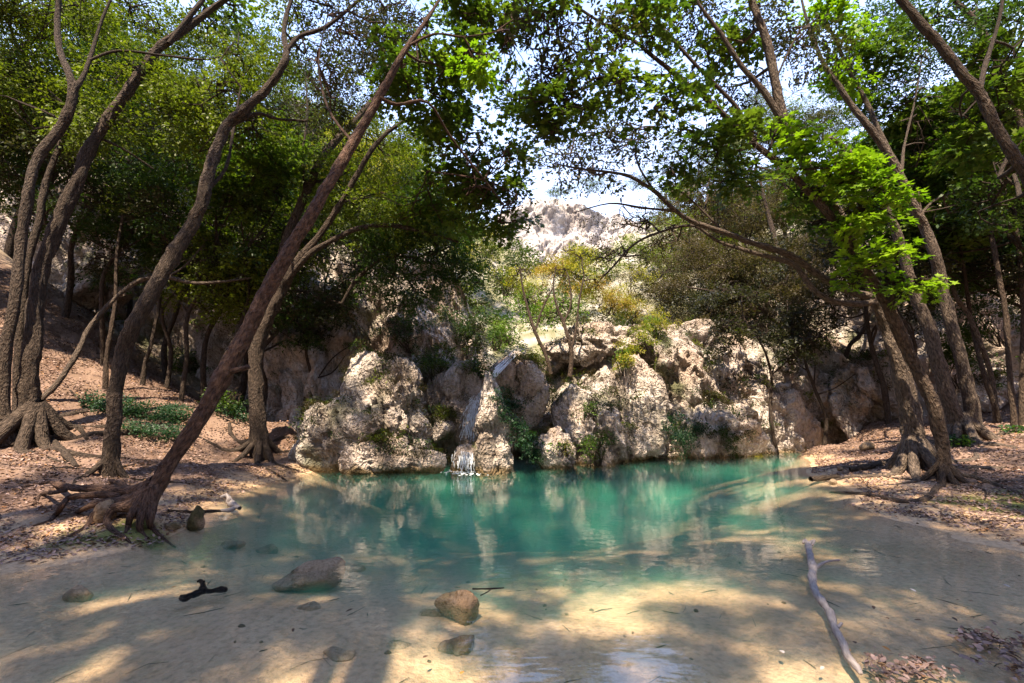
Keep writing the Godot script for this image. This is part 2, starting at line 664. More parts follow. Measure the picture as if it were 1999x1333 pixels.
func rock_tone(q: Vector3, mossy: float, crust := true) -> Color:
	var a := n_big.get_noise_3d(q.x * 3.0, q.y * 3.0, q.z * 3.0)
	var b := n_mid.get_noise_3d(q.x * 0.8 + 40.0, q.y * 0.35, q.z * 0.8)
	var c := Color(0.54, 0.48, 0.44).lerp(Color(0.42, 0.33, 0.275), clampf(0.4 + a * 1.4, 0, 1))
	c = c.lerp(Color(0.13, 0.105, 0.085), clampf(b * 1.9 - 0.15, 0, 0.6))
	var m := n_mid.get_noise_3d(q.x * 0.5 - 20.0, q.y * 0.5, q.z * 0.5 + 9.0)
	c = c.lerp(Color(0.07, 0.085, 0.03), clampf((m * 3.0 - 0.6) * mossy, 0, 0.85))
	# weed and rust coloured lime crust along the waterline
	var line := 0.13 + n_mid.get_noise_2d(q.x * 1.5, q.z * 1.5) * 0.12 + n_fine.get_noise_3d(q.x, q.y, q.z) * 0.05
	if crust and q.y < line:
		c = c.lerp(Color(0.16, 0.105, 0.035), clampf((line - q.y) * 14.0, 0, 0.8))
	return c

func boulder(called: String, label: String, category: String, at: Vector3, r: Vector3, seed_: int, o := {}) -> MeshInstance3D:
	var rr := RandomNumberGenerator.new()
	rr.seed = seed_
	var planes := []
	for k in o.get("planes", 16):
		var dir := Vector3(rr.randfn(), rr.randfn(), rr.randfn()).normalized()
		planes.append(dir * (1.0 / rr.randf_range(0.72, 1.0)))
	var nu: int = o.get("res", 56)
	var nv: int = nu / 2
	var p := PackedVector3Array()
	var amp: float = o.get("amp", 0.08)
	var yaw := Basis(Vector3.UP, o.get("yaw", 0.0))
	var taper: float = o.get("taper", 0.0)
	var lean: Vector3 = o.get("lean", Vector3.ZERO)
	var f: float = o.get("freq", 1.0)
	for j in nv + 1:
		var la := -PI / 2 + PI * j / nv
		for i in nu + 1:
			var lo := TAU * (i % nu) / nu
			var dir := Vector3(cos(la) * cos(lo), sin(la), -cos(la) * sin(lo))
			var s := 0.0
			for pl: Vector3 in planes:
				var dd := pl.dot(dir)
				if dd > 0.0: s += pow(dd, 9.0)
			var rad := minf(1.25, pow(maxf(s, 0.001), -1.0 / 9.0))
			var q := dir * rad
			var up := clampf(q.y * 0.5 + 0.5, 0, 1)
			q.x *= 1.0 - taper * up
			q.z *= 1.0 - taper * 0.6 * up
			q += lean * up
			q = yaw * (q * r)
			var e := (q + at) * f
			var disp := fracture(e.x * 1.3, e.y * 0.9, e.z * 1.3) * amp * 1.3 + fracture(e.x * 3.1, e.y * 2.2, e.z * 3.1) * amp * 0.45 + n_mid.get_noise_3d(e.x * 1.2, e.y * 0.7, e.z * 1.2) * amp + n_fine.get_noise_3d(e.x, e.y, e.z) * amp * 0.4
			q += (yaw * dir) * disp
			p.append(q)
	var g := Geo.new()
	g.sheet(p, nu + 1, nv + 1, true)
	for k in p.size():
		g.c.append(rock_tone((p[k] + at) * (Vector3(3, 3, 3) if o.has("tone_scale") else Vector3.ONE), o.get("moss", 0.6), not o.has("tone_scale")))
	if o.get("mat", "rock") == "rock": note_rock(p, g.n, at)
	var m := put(called, g.mesh(), M[o.get("mat", "rock")])
	m.position = at
	tag(m, label, category, o.get("group", ""))
	return m

var face_nodes := []

func build_rock_face() -> void:
	# x, distance, foot, top, how far the top lies behind the foot
	var nodes := face_nodes
	var n := nodes.size()
	var cols := 620
	var rows := 120
	var p := PackedVector3Array()
	p.resize((cols + 1) * (rows + 1))
	for i in cols + 1:
		var t := float(i) / cols * (n - 1)
		var k := mini(int(t), n - 2)
		var u := t - k
		var e := []
		for s in 5:
			var a0: float = nodes[maxi(k - 1, 0)][s]
			var a1: float = nodes[k][s]
			var a2: float = nodes[k + 1][s]
			var a3: float = nodes[mini(k + 2, n - 1)][s]
			e.append(0.5 * (2 * a1 + (a2 - a0) * u + (2 * a0 - 5 * a1 + 4 * a2 - a3) * u * u + (3 * a1 - a0 - 3 * a2 + a3) * u * u * u))
		for j in rows + 1:
			var v := float(j) / rows
			var y: float
			var back: float
			if v < 0.8:
				var w := v / 0.8
				y = lerpf(e[2], e[3], w)
				back = e[4] * (0.35 * w + 0.65 * w * w * w)
			else:
				var w := (v - 0.8) / 0.2
				y = e[3] + 0.5 * sin(w * PI) * 0.4 - w * w * 1.6
				back = e[4] + w * 4.0
			var q := Vector3(e[0], y, -e[1] - back)
			var fade := 1.0 if v < 0.85 else 1.0 - (v - 0.85) / 0.2
			var big := n_mid.get_noise_3d(q.x * 0.28, q.y * 0.16, q.z * 0.28) * 1.3
			var mid := fracture(q.x * 0.9, q.y * 0.55 + q.x * 0.2, q.z * 0.9) * 0.34 + fracture(q.x * 2.3 + 9.0, q.y * 1.5, q.z * 2.3) * 0.12
			var sm := n_mid.get_noise_3d(q.x * 2.6, q.y * 1.6, q.z * 2.6) * 0.12 + n_fine.get_noise_3d(q.x, q.y * 0.7, q.z) * 0.06
			var led := n_ridge.get_noise_3d(q.x * 1.5, q.y * 0.35, q.z * 1.5) * -0.14
			var push := (big + mid + sm + led) * (0.4 + 0.6 * fade)
			q += Vector3(n_mid.get_noise_3d(q.x, q.y, q.z + 30.0) * 0.2, push * 0.35, push)
			p[j * (cols + 1) + i] = q
	var g := Geo.new()
	g.sheet(p, cols + 1, rows + 1)
	g.c.resize(p.size())
	for k in p.size():
		var q := p[k]
		g.c[k] = rock_tone(q, 0.7)
	note_rock(p, g.n, Vector3.ZERO)
	var o := put("rock_face", g.mesh(), M.rock)
	tag(o, "", "", "", "structure")

# ------------------------------------------------------------------ setting
func build_ground() -> void:
	var xs := []
	var x := 0.0
	while x < 85.0:
		xs.append(x)
		x += 0.13 if x < 12.0 else (0.13 + (x - 12.0) * 0.06)
	var all := []
	for k in range(xs.size() - 1, 0, -1): all.append(-xs[k])
	all.append_array(xs)
	var ds := []
	var d := -45.0
	while d < 95.0:
		ds.append(d)
		var out := maxf(maxf(1.0 - d, d - 16.0), 0.0)
		d += 0.12 + out * 0.08
	var nu := all.size()
	var nv := ds.size()
	var p := PackedVector3Array()
	p.resize(nu * nv)
	for j in nv:
		for i in nu:
			p[j * nu + i] = Vector3(all[i], H(all[i], ds[j]), -ds[j])
	var g := Geo.new()
	g.sheet(p, nu, nv)
	g.c.resize(p.size())
	for k in p.size():
		var q := p[k]
		var a := n_mid.get_noise_2d(q.x * 0.7, q.z * 0.7)
		var b := n_fine.get_noise_2d(q.x * 0.8, q.z * 0.8)
		var sand := Color(0.51, 0.35, 0.215).lerp(Color(0.41, 0.27, 0.155), clampf(0.4 + a * 0.9 + b * 0.4, 0, 1))
		var soil := Color(0.21, 0.14, 0.105).lerp(Color(0.13, 0.08, 0.058), clampf(0.5 + a + b * 0.6, 0, 1))
		var c := sand.lerp(soil, clampf((q.y - 0.05 + a * 0.12 + b * 0.05) / 0.18, 0, 1))
		if -q.z > 14.5 and q.y > 1.5:
			c = c.lerp(Color(0.16, 0.15, 0.085).lerp(Color(0.34, 0.31, 0.27), clampf(0.3 + a * 1.6, 0, 1)), clampf((-q.z - 14.5) / 3.0, 0, 1))
		var moss := n_mid.get_noise_2d(q.x * 1.1 + 70.0, q.z * 1.1)
		var spot := maxf(1.0 - Vector2(q.x - 7.4, q.z + 7.0).length() / 1.1, 1.0 - Vector2(q.x + 4.6, q.z + 5.5).length() / 0.7)
		c = c.lerp(Color(0.06, 0.085, 0.012), clampf((spot + moss * 0.9) * 2.0 - 0.4, 0, 0.85) if spot > 0.0 else 0.0)
		g.c[k] = c
	var o := put("ground", g.mesh(), M.ground)
	tag(o, "", "", "", "structure")

func _ready() -> void:
	rng.seed = 4242
	n_fine.seed = 5; n_fine.frequency = 6.0; n_fine.fractal_octaves = 3
	n_mid.seed = 7; n_mid.frequency = 1.1; n_mid.fractal_octaves = 3
	n_big.seed = 11; n_big.frequency = 0.13; n_big.fractal_octaves = 3
	n_ridge.seed = 13; n_ridge.frequency = 0.8; n_ridge.fractal_octaves = 4; n_ridge.fractal_type = FastNoiseLite.FRACTAL_RIDGED

	for c in [n_cell, n_crack]:
		c.noise_type = FastNoiseLite.TYPE_CELLULAR
		c.seed = 17
		c.frequency = 0.8
		c.fractal_type = FastNoiseLite.FRACTAL_NONE
		c.cellular_distance_function = FastNoiseLite.DISTANCE_EUCLIDEAN
		c.domain_warp_enabled = true
		c.domain_warp_amplitude = 0.5
		c.domain_warp_frequency = 0.9
	n_cell.cellular_return_type = FastNoiseLite.RETURN_CELL_VALUE
	n_crack.cellular_return_type = FastNoiseLite.RETURN_DISTANCE2_SUB
	# ---- camera
	var cam := Camera3D.new()
	cam.name = "camera"
	cam.fov = rad_to_deg(2.0 * atan(666.5 / FOCAL))
	cam.near = 0.05
	cam.far = 400.0
	add_child(cam)
	cam.position = EYE
	cam.rotation_degrees = Vector3(PITCH, 0, 0)
	cam.current = true
	# ---- sky, sun, exposure
	var env := Environment.new()
	env.background_mode = Environment.BG_SKY
	var sky := Sky.new()
	var sm := ProceduralSkyMaterial.new()
	sm.sky_top_color = Color(0.48, 0.59, 0.81)
	sm.sky_horizon_color = Color(0.88, 0.90, 0.94)
	sm.sky_curve = 0.3
	sm.ground_bottom_color = Color(0.30, 0.26, 0.2)
	sm.ground_horizon_color = Color(0.5, 0.5, 0.48)
	sm.sky_energy_multiplier = 1.0
	sky.sky_material = sm
	env.sky = sky
	env.tonemap_mode = Environment.TONE_MAPPER_LINEAR
	env.tonemap_exposure = 3.7
	env.ssao_enabled = true
	env.ssil_enabled = true
	env.sdfgi_enabled = true
	env.volumetric_fog_enabled = true
	env.volumetric_fog_density = 0.0
	var we := WorldEnvironment.new()
	we.name = "surroundings"
	we.environment = env
	add_child(we)
	var sun := DirectionalLight3D.new()
	sun.name = "sun"
	sun.light_energy = 1.6
	sun.light_angular_distance = 0.55
	sun.light_color = Color(1.0, 0.935, 0.83)
	sun.shadow_enabled = true
	add_child(sun)
	var towards := Vector3(-0.14, 0.85, 0.46).normalized()
	sun.look_at_from_position(towards * 50.0, Vector3.ZERO)

	make_materials()
	layout_ground()
	print("ground")
	build_ground()
	build_rock_face()
	print("rocks")
	build_crag()
	build_boulders()
	build_water()
	print("water")
	build_left_trees()
	build_right_trees()
	build_far_trees()
	build_scrub()
	print("trees")
	build_shrubs()
	build_small_things()
	print("done ", total)

func layout_ground() -> void:
	face_nodes = [
		[-26, 17.5, 4.0, 15.5, 3.0], [-19, 17.5, 4.2, 13.5, 2.6], [-13.5, 17.2, 3.2, 11.5, 2.4], [-10.2, 16.0, 1.8, 9.6, 2.4], [-7.8, 14.6, 0.8, 8.0, 2.6], [-5.8, 13.3, 0.0, 7.2, 2.6],
		[-4.0, 12.9, -1.6, 6.8, 2.2], [-2.6, 12.9, -1.6, 6.4, 2.0], [-1.6, 13.5, -1.6, 5.2, 1.8], [-0.7, 14.6, -1.6, 2.6, 2.2], [0.2, 13.4, -1.6, 2.5, 2.2],
		[1.3, 12.5, -1.6, 3.0, 2.4], [2.6, 12.3, -1.6, 3.7, 2.5], [4.4, 12.7, -1.6, 4.2, 2.8], [6.6, 13.7, -1.6, 4.7, 3.0], [9.0, 14.9, -1.2, 5.4, 3.2], [11.5, 16.0, -0.4, 6.4, 3.2],
		[14.5, 17.2, 0.0, 8.0, 3.2], [19, 17.4, 0.5, 10.0, 3.2], [27, 16.5, 1.2, 12.0, 3.2]]
	for e in face_nodes:
		rbf_point(e[0], e[1] + e[4] + 2.2, e[3] - 0.3)
		rbf_point(e[0] * 0.97, e[1] + 0.9, maxf(e[2], -0.8))
	# bed of the pool and the shallows
	for e in [[0, 0, -0.05], [-3, 1.5, -0.04], [3, 1.5, -0.05], [0, 2.6, -0.09], [-2.4, 3.0, -0.05], [2.4, 3.0, -0.06], [0.2, 3.4, -0.11], [-1.0, 3.9, -0.11], [1.4, 3.9, -0.12], [-2.1, 4.0, -0.06], [2.6, 4.4, -0.11], [0.2, 4.6, -0.24],
			[-1.8, 4.9, -0.24], [1.7, 5.2, -0.27], [-2.9, 5.6, -0.26], [3.0, 5.9, -0.24], [0.2, 5.8, -0.46], [-1.6, 6.2, -0.48], [2.0, 6.6, -0.46], [0.1, 7.0, -0.70], [-3.6, 6.8, -0.36], [-2.4, 7.6, -0.66], [2.2, 8.0, -0.72], [3.6, 7.6, -0.45], [0.0, 8.4, -1.02], [-3.2, 8.7, -0.7], [3.8, 9.2, -0.75], [0.0, 10.2, -1.8], [2.4, 10.6, -1.5], [-1.6, 9.9, -1.4],
			[-3.8, 9.6, -0.3], [4.8, 10.6, -0.6], [5.6, 11.8, -0.4], [4.9, 8.2, -0.26], [4.2, 6.2, -0.12], [6.8, 12.4, -0.25], [6.2, 10.2, -0.2], [-4.5, 7.5, -0.12], [-4.4, 4.6, -0.05], [-4.0, 5.6, -0.10], [5.0, 5.0, -0.05], [6.0, 4.0, -0.03], [-5.2, 3.4, -0.03]]:
		rbf_point(e[0], e[1], e[2])
	# left bank
	for e in [[0, 1040, 5.4], [120, 1035, 5.5], [275, 1003, 5.8], [330, 985, 7.0], [450, 945, 8.9], [550, 918, 10.4], [215, 930, 7.6], [0, 900, 7.2], [55, 870, 8.6], [140, 840, 9.2], [300, 862, 9.9], [400, 868, 10.4], [505, 893, 10.8],
			[590, 890, 11.3], [250, 800, 10.9], [440, 806, 11.6], [300, 740, 13.2], [200, 650, 14.6], [90, 548, 15.2], [30, 640, 12.4], [150, 735, 11.4], [400, 790, 13.0], [0, 480, 15.8], [560, 822, 12.2]]:
		rbf_pixel(e[0], e[1], e[2])
	# right bank
	for e in [[1795, 912, 9.0], [1845, 940, 8.2], [1999, 1022, 5.9], [1720, 975, 7.4], [1600, 920, 10.4], [1760, 880, 11.0], [1890, 860, 10.5], [1999, 850, 10.2], [1590, 868, 14.2], [1950, 822, 13.0], [1999, 760, 14.5], [1700, 815, 15.6], [1960, 980, 7.2]]:
		rbf_pixel(e[0], e[1], e[2])
	# hills all round
	for e in [[-13, 26, 13.5], [-26, 26, 19], [-42, 30, 26], [-12, 40, 20], [-30, 50, 31], [0, 25, 5.6], [0.5, 34, 10.0], [5, 38, 13.5], [6, 45, 14.5], [7, 53, 23.0], [0, 62, 25], [15, 26, 11.5], [16, 36, 17], [30, 27, 16], [42, 36, 24], [26, 50, 24],
			[0, 92, 30], [-75, 92, 42], [75, 92, 40], [-75, 20, 32], [75, 20, 30], [-26, 9, 8.5], [-38, 0, 12], [-14, 8, 3.0], [-12, 4, 1.0], [-20, 4, 3.4], [14, 8, 1.4], [20, 8, 3.2], [32, 8, 8.0], [12, 4, 0.4], [-8, -4, 0.35], [0, -6, 0.12], [10, -4, 0.3], [0, -12, 1.0], [0, -24, 6.0], [-42, -42, 22], [42, -42, 22], [0, -45, 20]]:
		rbf_point(e[0], e[1], e[2])
	rbf_solve()

func build_crag() -> void:
	# the pale cliff high up behind the gap
	var cols := 240
	var rows := 130
	var p := PackedVector3Array()
	for j in rows + 1:
		for i in cols + 1:
			var u := float(i) / cols
			var v := float(j) / rows
			var top := 24.0 + 1.6 * sin(u * 5.0 + 0.6) - 6.0 * pow(absf(u - 0.5) * 2.0, 3.0)
			var x := lerpf(-4.0, 20.0, u)
			var y := lerpf(11.0, top, minf(v / 0.85, 1.0))
			var z := -44.0 - 4.5 * v - 3.0 * absf(u - 0.45) - (6.0 * (v - 0.85) / 0.15 if v > 0.85 else 0.0)
			var q := Vector3(x, y, z)
			var a := n_mid.get_noise_3d(x * 0.08, y * 0.1, z * 0.08) * 2.6 + fracture(x * 0.26, y * 0.16 - x * 0.1, z * 0.26) * 0.9 + fracture(x * 0.9, y * 0.5 - x * 0.3, z * 0.9) * 0.22 + n_mid.get_noise_3d(x, y, z) * 0.35
			p.append(q + Vector3(0, a * 0.25, a))
	var g := Geo.new()
	g.sheet(p, cols + 1, rows + 1)
	for k in p.size():
		var q := p[k]
		var a := n_big.get_noise_3d(q.x * 2.0, q.y * 2.0, q.z * 2.0)
		var c := Color(0.62, 0.58, 0.58).lerp(Color(0.40, 0.36, 0.36), clampf(0.35 + a * 1.6, 0, 1))
		g.c.append(c)
	tag(put("limestone_crag", g.mesh(), M.rock), "", "", "", "structure")

func build_boulders() -> void:
	boulder("boulder", "broad dark limestone outcrop left of the waterfall, streaked with shade, foot in the pool", "boulder", P(742, 812, 11.6) , Vector3(2.0, 1.75, 1.15), 5, {"res": 150, "amp": 0.22, "planes": 14, "taper": 0.35, "lean": Vector3(-0.1, 0, -0.25), "moss": 0.5})
	boulder("boulder", "low brown rock shelf at the waterline under the dark outcrop", "boulder", P(745, 897, 10.9), Vector3(1.25, 0.5, 0.45), 6, {"res": 90, "amp": 0.12, "moss": 0.9})
	boulder("boulder", "grey lichened rock block beside the pair of leaning trunks", "boulder", P(622, 845, 11.5), Vector3(0.62, 0.95, 0.6), 7, {"res": 90, "amp": 0.12, "taper": 0.25, "moss": 0.5})
	boulder("rock_fin", "tall pointed grey rock fin right of the waterfall, ivy on its right side", "rock", P(982, 850, 10.95), Vector3(0.74, 1.55, 0.55), 9, {"res": 110, "amp": 0.12, "planes": 12, "taper": 0.72, "lean": Vector3(-0.62, 0, -0.1), "moss": 0.35})
	boulder("boulder", "smooth pale slab sloping into the water right of the rock fin", "boulder", P(1085, 880, 11.6), Vector3(0.75, 0.62, 0.6), 12, {"res": 80, "amp": 0.08, "lean": Vector3(-0.2, 0, -0.2), "taper": 0.3, "moss": 0.4})
	boulder("boulder", "grey diagonal slab behind the small shrub at the far shore", "boulder", P(1140, 835, 12.7), Vector3(1.2, 1.3, 0.9), 14, {"res": 90, "amp": 0.14, "taper": 0.4, "lean": Vector3(-0.3, 0, -0.4), "moss": 0.4})
	boulder("boulder", "pale lit rock bulge rising from the far shore in mid picture", "boulder", P(1235, 815, 13.1), Vector3(1.3, 1.5, 1.0), 15, {"res": 100, "amp": 0.18, "taper": 0.4, "lean": Vector3(0, 0, -0.5), "moss": 0.3})
	boulder("boulder", "streaked pale rock by the water under hanging ivy", "boulder", P(1390, 845, 13.9), Vector3(1.7, 1.15, 1.0), 16, {"res": 100, "amp": 0.18, "taper": 0.4, "lean": Vector3(0.1, 0, -0.4), "moss": 0.4})
	boulder("boulder", "bright travertine crest above the far shore, highest of the lit rocks", "boulder", P(1170, 672, 14.6), Vector3(1.5, 0.75, 1.0), 17, {"res": 90, "amp": 0.2, "moss": 0.1})
	boulder("boulder", "mossy dark rock knob left of the falling water", "boulder", P(868, 838, 11.9), Vector3(0.3, 0.42, 0.4), 18, {"res": 60, "amp": 0.06, "moss": 2.2})
	boulder("boulder", "wet lilac grey wall rock in the gully behind the mossy knob", "boulder", P(880, 770, 12.7), Vector3(0.7, 1.1, 0.6), 19, {"res": 70, "amp": 0.1, "moss": 0.3})
	boulder("boulder", "wet rock behind the veil of the waterfall", "boulder", P(925, 815, 12.6), Vector3(0.62, 1.0, 0.45), 20, {"res": 70, "amp": 0.08, "moss": 0.3})
	boulder("boulder", "tawny ledge that carries the upper chute of the waterfall", "boulder", P(1010, 770, 12.9), Vector3(0.95, 1.25, 0.8), 22, {"res": 130, "amp": 0.1, "moss": 0.1, "lean": Vector3(0.35, 0, -0.2), "taper": 0.35})
	boulder("boulder", "wet sloping rock under the upper chute, just behind the fin's tip", "boulder", P(972, 752, 12.75), Vector3(0.68, 0.72, 0.6), 41, {"res": 90, "amp": 0.07, "moss": 0.2, "lean": Vector3(0.45, 0, -0.1)})
	boulder("boulder", "low rock lip where the stream enters the upper chute", "boulder", P(1016, 712, 13.1), Vector3(0.6, 0.42, 0.55), 43, {"res": 80, "amp": 0.06, "moss": 0.2})
	boulder("boulder", "small stepped rock sill under the waterfall basin", "boulder", P(908, 908, 11.35), Vector3(0.42, 0.42, 0.42), 23, {"res": 60, "amp": 0.06, "moss": 0.3, "planes": 8})
	# rock blocks along the left cliff and at the foot of the right wall
	boulder("boulder", "furrowed pale cliff pillar above the leaf covered slope", "rock", P(205, 505, 16.4), Vector3(1.5, 2.2, 1.0), 31, {"res": 90, "amp": 0.3, "moss": 0.7, "taper": 0.3})
	boulder("boulder", "dark hollowed rock between the thick right trunk and the thin slanting stem", "rock", P(1700, 770, 15.9), Vector3(1.3, 1.7, 0.8), 33, {"res": 90, "amp": 0.25, "moss": 0.4, "taper": 0.2})
	boulder("boulder", "pale rock lying behind the twin trunks on the right bank", "rock", P(1935, 770, 13.9), Vector3(0.8, 0.5, 0.5), 35, {"res": 60, "amp": 0.08, "moss": 0.3})

func build_water() -> void:
	# the surface of the pool
	var g := Geo.new()
	var p := PackedVector3Array([Vector3(-15, 0, 4), Vector3(16, 0, 4), Vector3(-15, 0, -17.5), Vector3(16, 0, -17.5)])
	g.sheet(p, 2, 2)
	g.uv = PackedVector2Array([Vector2(0, 0), Vector2(31.0 / 5.5, 0), Vector2(0, 21.5 / 1.7), Vector2(31.0 / 5.5, 21.5 / 1.7)])
	tag(put("water", g.mesh(), M.water), "", "", "", "structure")
	# the milky water itself, all that lies under that surface
	var f := FogVolume.new()
	f.name = "water_depth"
	f.size = Vector3(31, 4.0, 21.4)
	f.position = Vector3(0.5, -2.012, -6.75)
	f.shape = RenderingServer.FOG_VOLUME_SHAPE_BOX
	var fm := FogMaterial.new()
	fm.density = 0.5
	fm.albedo = lin(0.14, 0.72, 0.47)
	f.material = fm
	add_child(f)
	tag(f, "", "", "", "structure")
	# waterfall
	var foot := P(908, 915, 11.1)
	var w := base("waterfall", foot)
	tag(w, "small white waterfall sliding from a ledge and fanning out between two rocks into the pool", "waterfall")
	var path := [[1012, 684, 9], [1000, 694, 11], [986, 708, 12], [972, 722, 12], [960, 738, 9], [948, 754, 6], [938, 766, 4], [930, 778, 4]]
	var depths := []
	for e in path: depths.append(clampf(rock_d(e[0], e[1], 12.2), 11.8, 12.9))
	for r in 2:
		for j in range(1, 7): depths[j] = (depths[j - 1] + depths[j] + depths[j + 1]) / 3.0 - 0.03
	g = Geo.new()
	for k in 80:
		var side := rng.randf_range(-1, 1)
		var from := rng.randi() % 5
		var upto := mini(from + 2 + rng.randi() % 3, 7)
		var pts := []
		for j in range(from, upto + 1):
			var e: Array = path[j]
			var px: float = e[0] + side * e[2] * 0.5 + rng.randfn() * 0.5
			var py: float = e[1] + side * e[2] * 0.4 + rng.randfn() * 0.5
			pts.append(v4(P(px, py, depths[j] - 0.06 - rng.randf() * 0.05) - foot, rng.randf_range(0.003, 0.008) * (0.5 if j == from or j == upto else 1.0)))
		pts[0] = pts[0].lerp(pts[1], rng.randf() * 0.9)
		pts[0].w *= 0.3
		pts[-1] = pts[-1].lerp(pts[-2], rng.randf() * 0.9)
		tube(g, catmull(pts, 3), 5)
	put("upper_chute", g.mesh(), M.fall, w, "stuff")
	g = Geo.new()
	for k in 420:
		var t := clampf(rng.randfn(0.55, 0.26), 0.0, 1.0)
		var a := P(926 + t * 12 + rng.randf_range(-2, 2), 770 + rng.randf() * 14, 11.75 + rng.randf_range(-0.06, 0.06))
		var b := P(lerpf(884, 934, t) + rng.randf_range(-3, 3), 882, 11.5 + rng.randf_range(-0.12, 0.12))
		var cuts := rng.randf_range(0.0, 0.75)
		var span := rng.randf_range(0.03, 0.16)
		var pts := []
		for s in 5:
			var u := minf(1.0, cuts + span * s / 4.0)
			var q := a.lerp(b, u)
			q.x = lerpf(a.x, b.x, pow(u, 0.7))
			q.y = lerpf(a.y, b.y, pow(u, 1.35))
			pts.append(v4(q - foot, (0.0025 + 0.0045 * rng.randf()) * (1.0 - absf(s - 2.0) * 0.35)))
		tube(g, pts, 4)
	put("veil", g.mesh(), M.fall, w, "stuff")
	g = Geo.new()
	var disc := PackedVector3Array()
	for j in 5:
		for i in 25:
			var a := TAU * (i % 24) / 24.0
			var r := j / 4.0
			disc.append(P(908, 878, 11.4) - foot + Vector3(cos(a) * 0.24 * r, 0.012 * n_fine.get_noise_2d(cos(a) * r, sin(a) * r), sin(a) * 0.2 * r))
	g.sheet(disc, 25, 5, true)
	put("basin_water", g.mesh(), M.fall, w)
	g = Geo.new()
	for k in 80:
		var x := 911.0 + rng.randfn() * 11.0
		var pts := []
		var top := rng.randf_range(880, 902)
		var d := rng.randf_range(10.75, 10.95)
		for s in 4:
			pts.append(v4(P(x + s * rng.randf_range(-1, 1), top + s * rng.randf_range(4, 8), d - s * 0.04) - foot, 0.009 * (1.0 - 0.2 * s) * rng.randf_range(0.5, 1.2)))
		tube(g, pts, 4)
	put("lower_cascade", g.mesh(), M.fall, w, "stuff")
	g = Geo.new()
	for k in 150:
		var c := PW(908.0 + rng.randfn() * 20.0, 917.0 + absf(rng.randfn()) * 5.0, 0.0) - foot
		var r := rng.randf_range(0.006, 0.024)
		var q := PackedVector3Array()
		for j in 4:
			for i in 9:
				var a := TAU * (i % 8) / 8.0
				var la := PI / 2 * j / 3.0
				q.append(c + Vector3(cos(a) * cos(la) * r * 1.8, sin(la) * r * 0.5 + 0.003, -sin(a) * cos(la) * r))
		g.sheet(q, 9, 4, true)
	put("foam", g.mesh(), M.fall, w, "stuff")

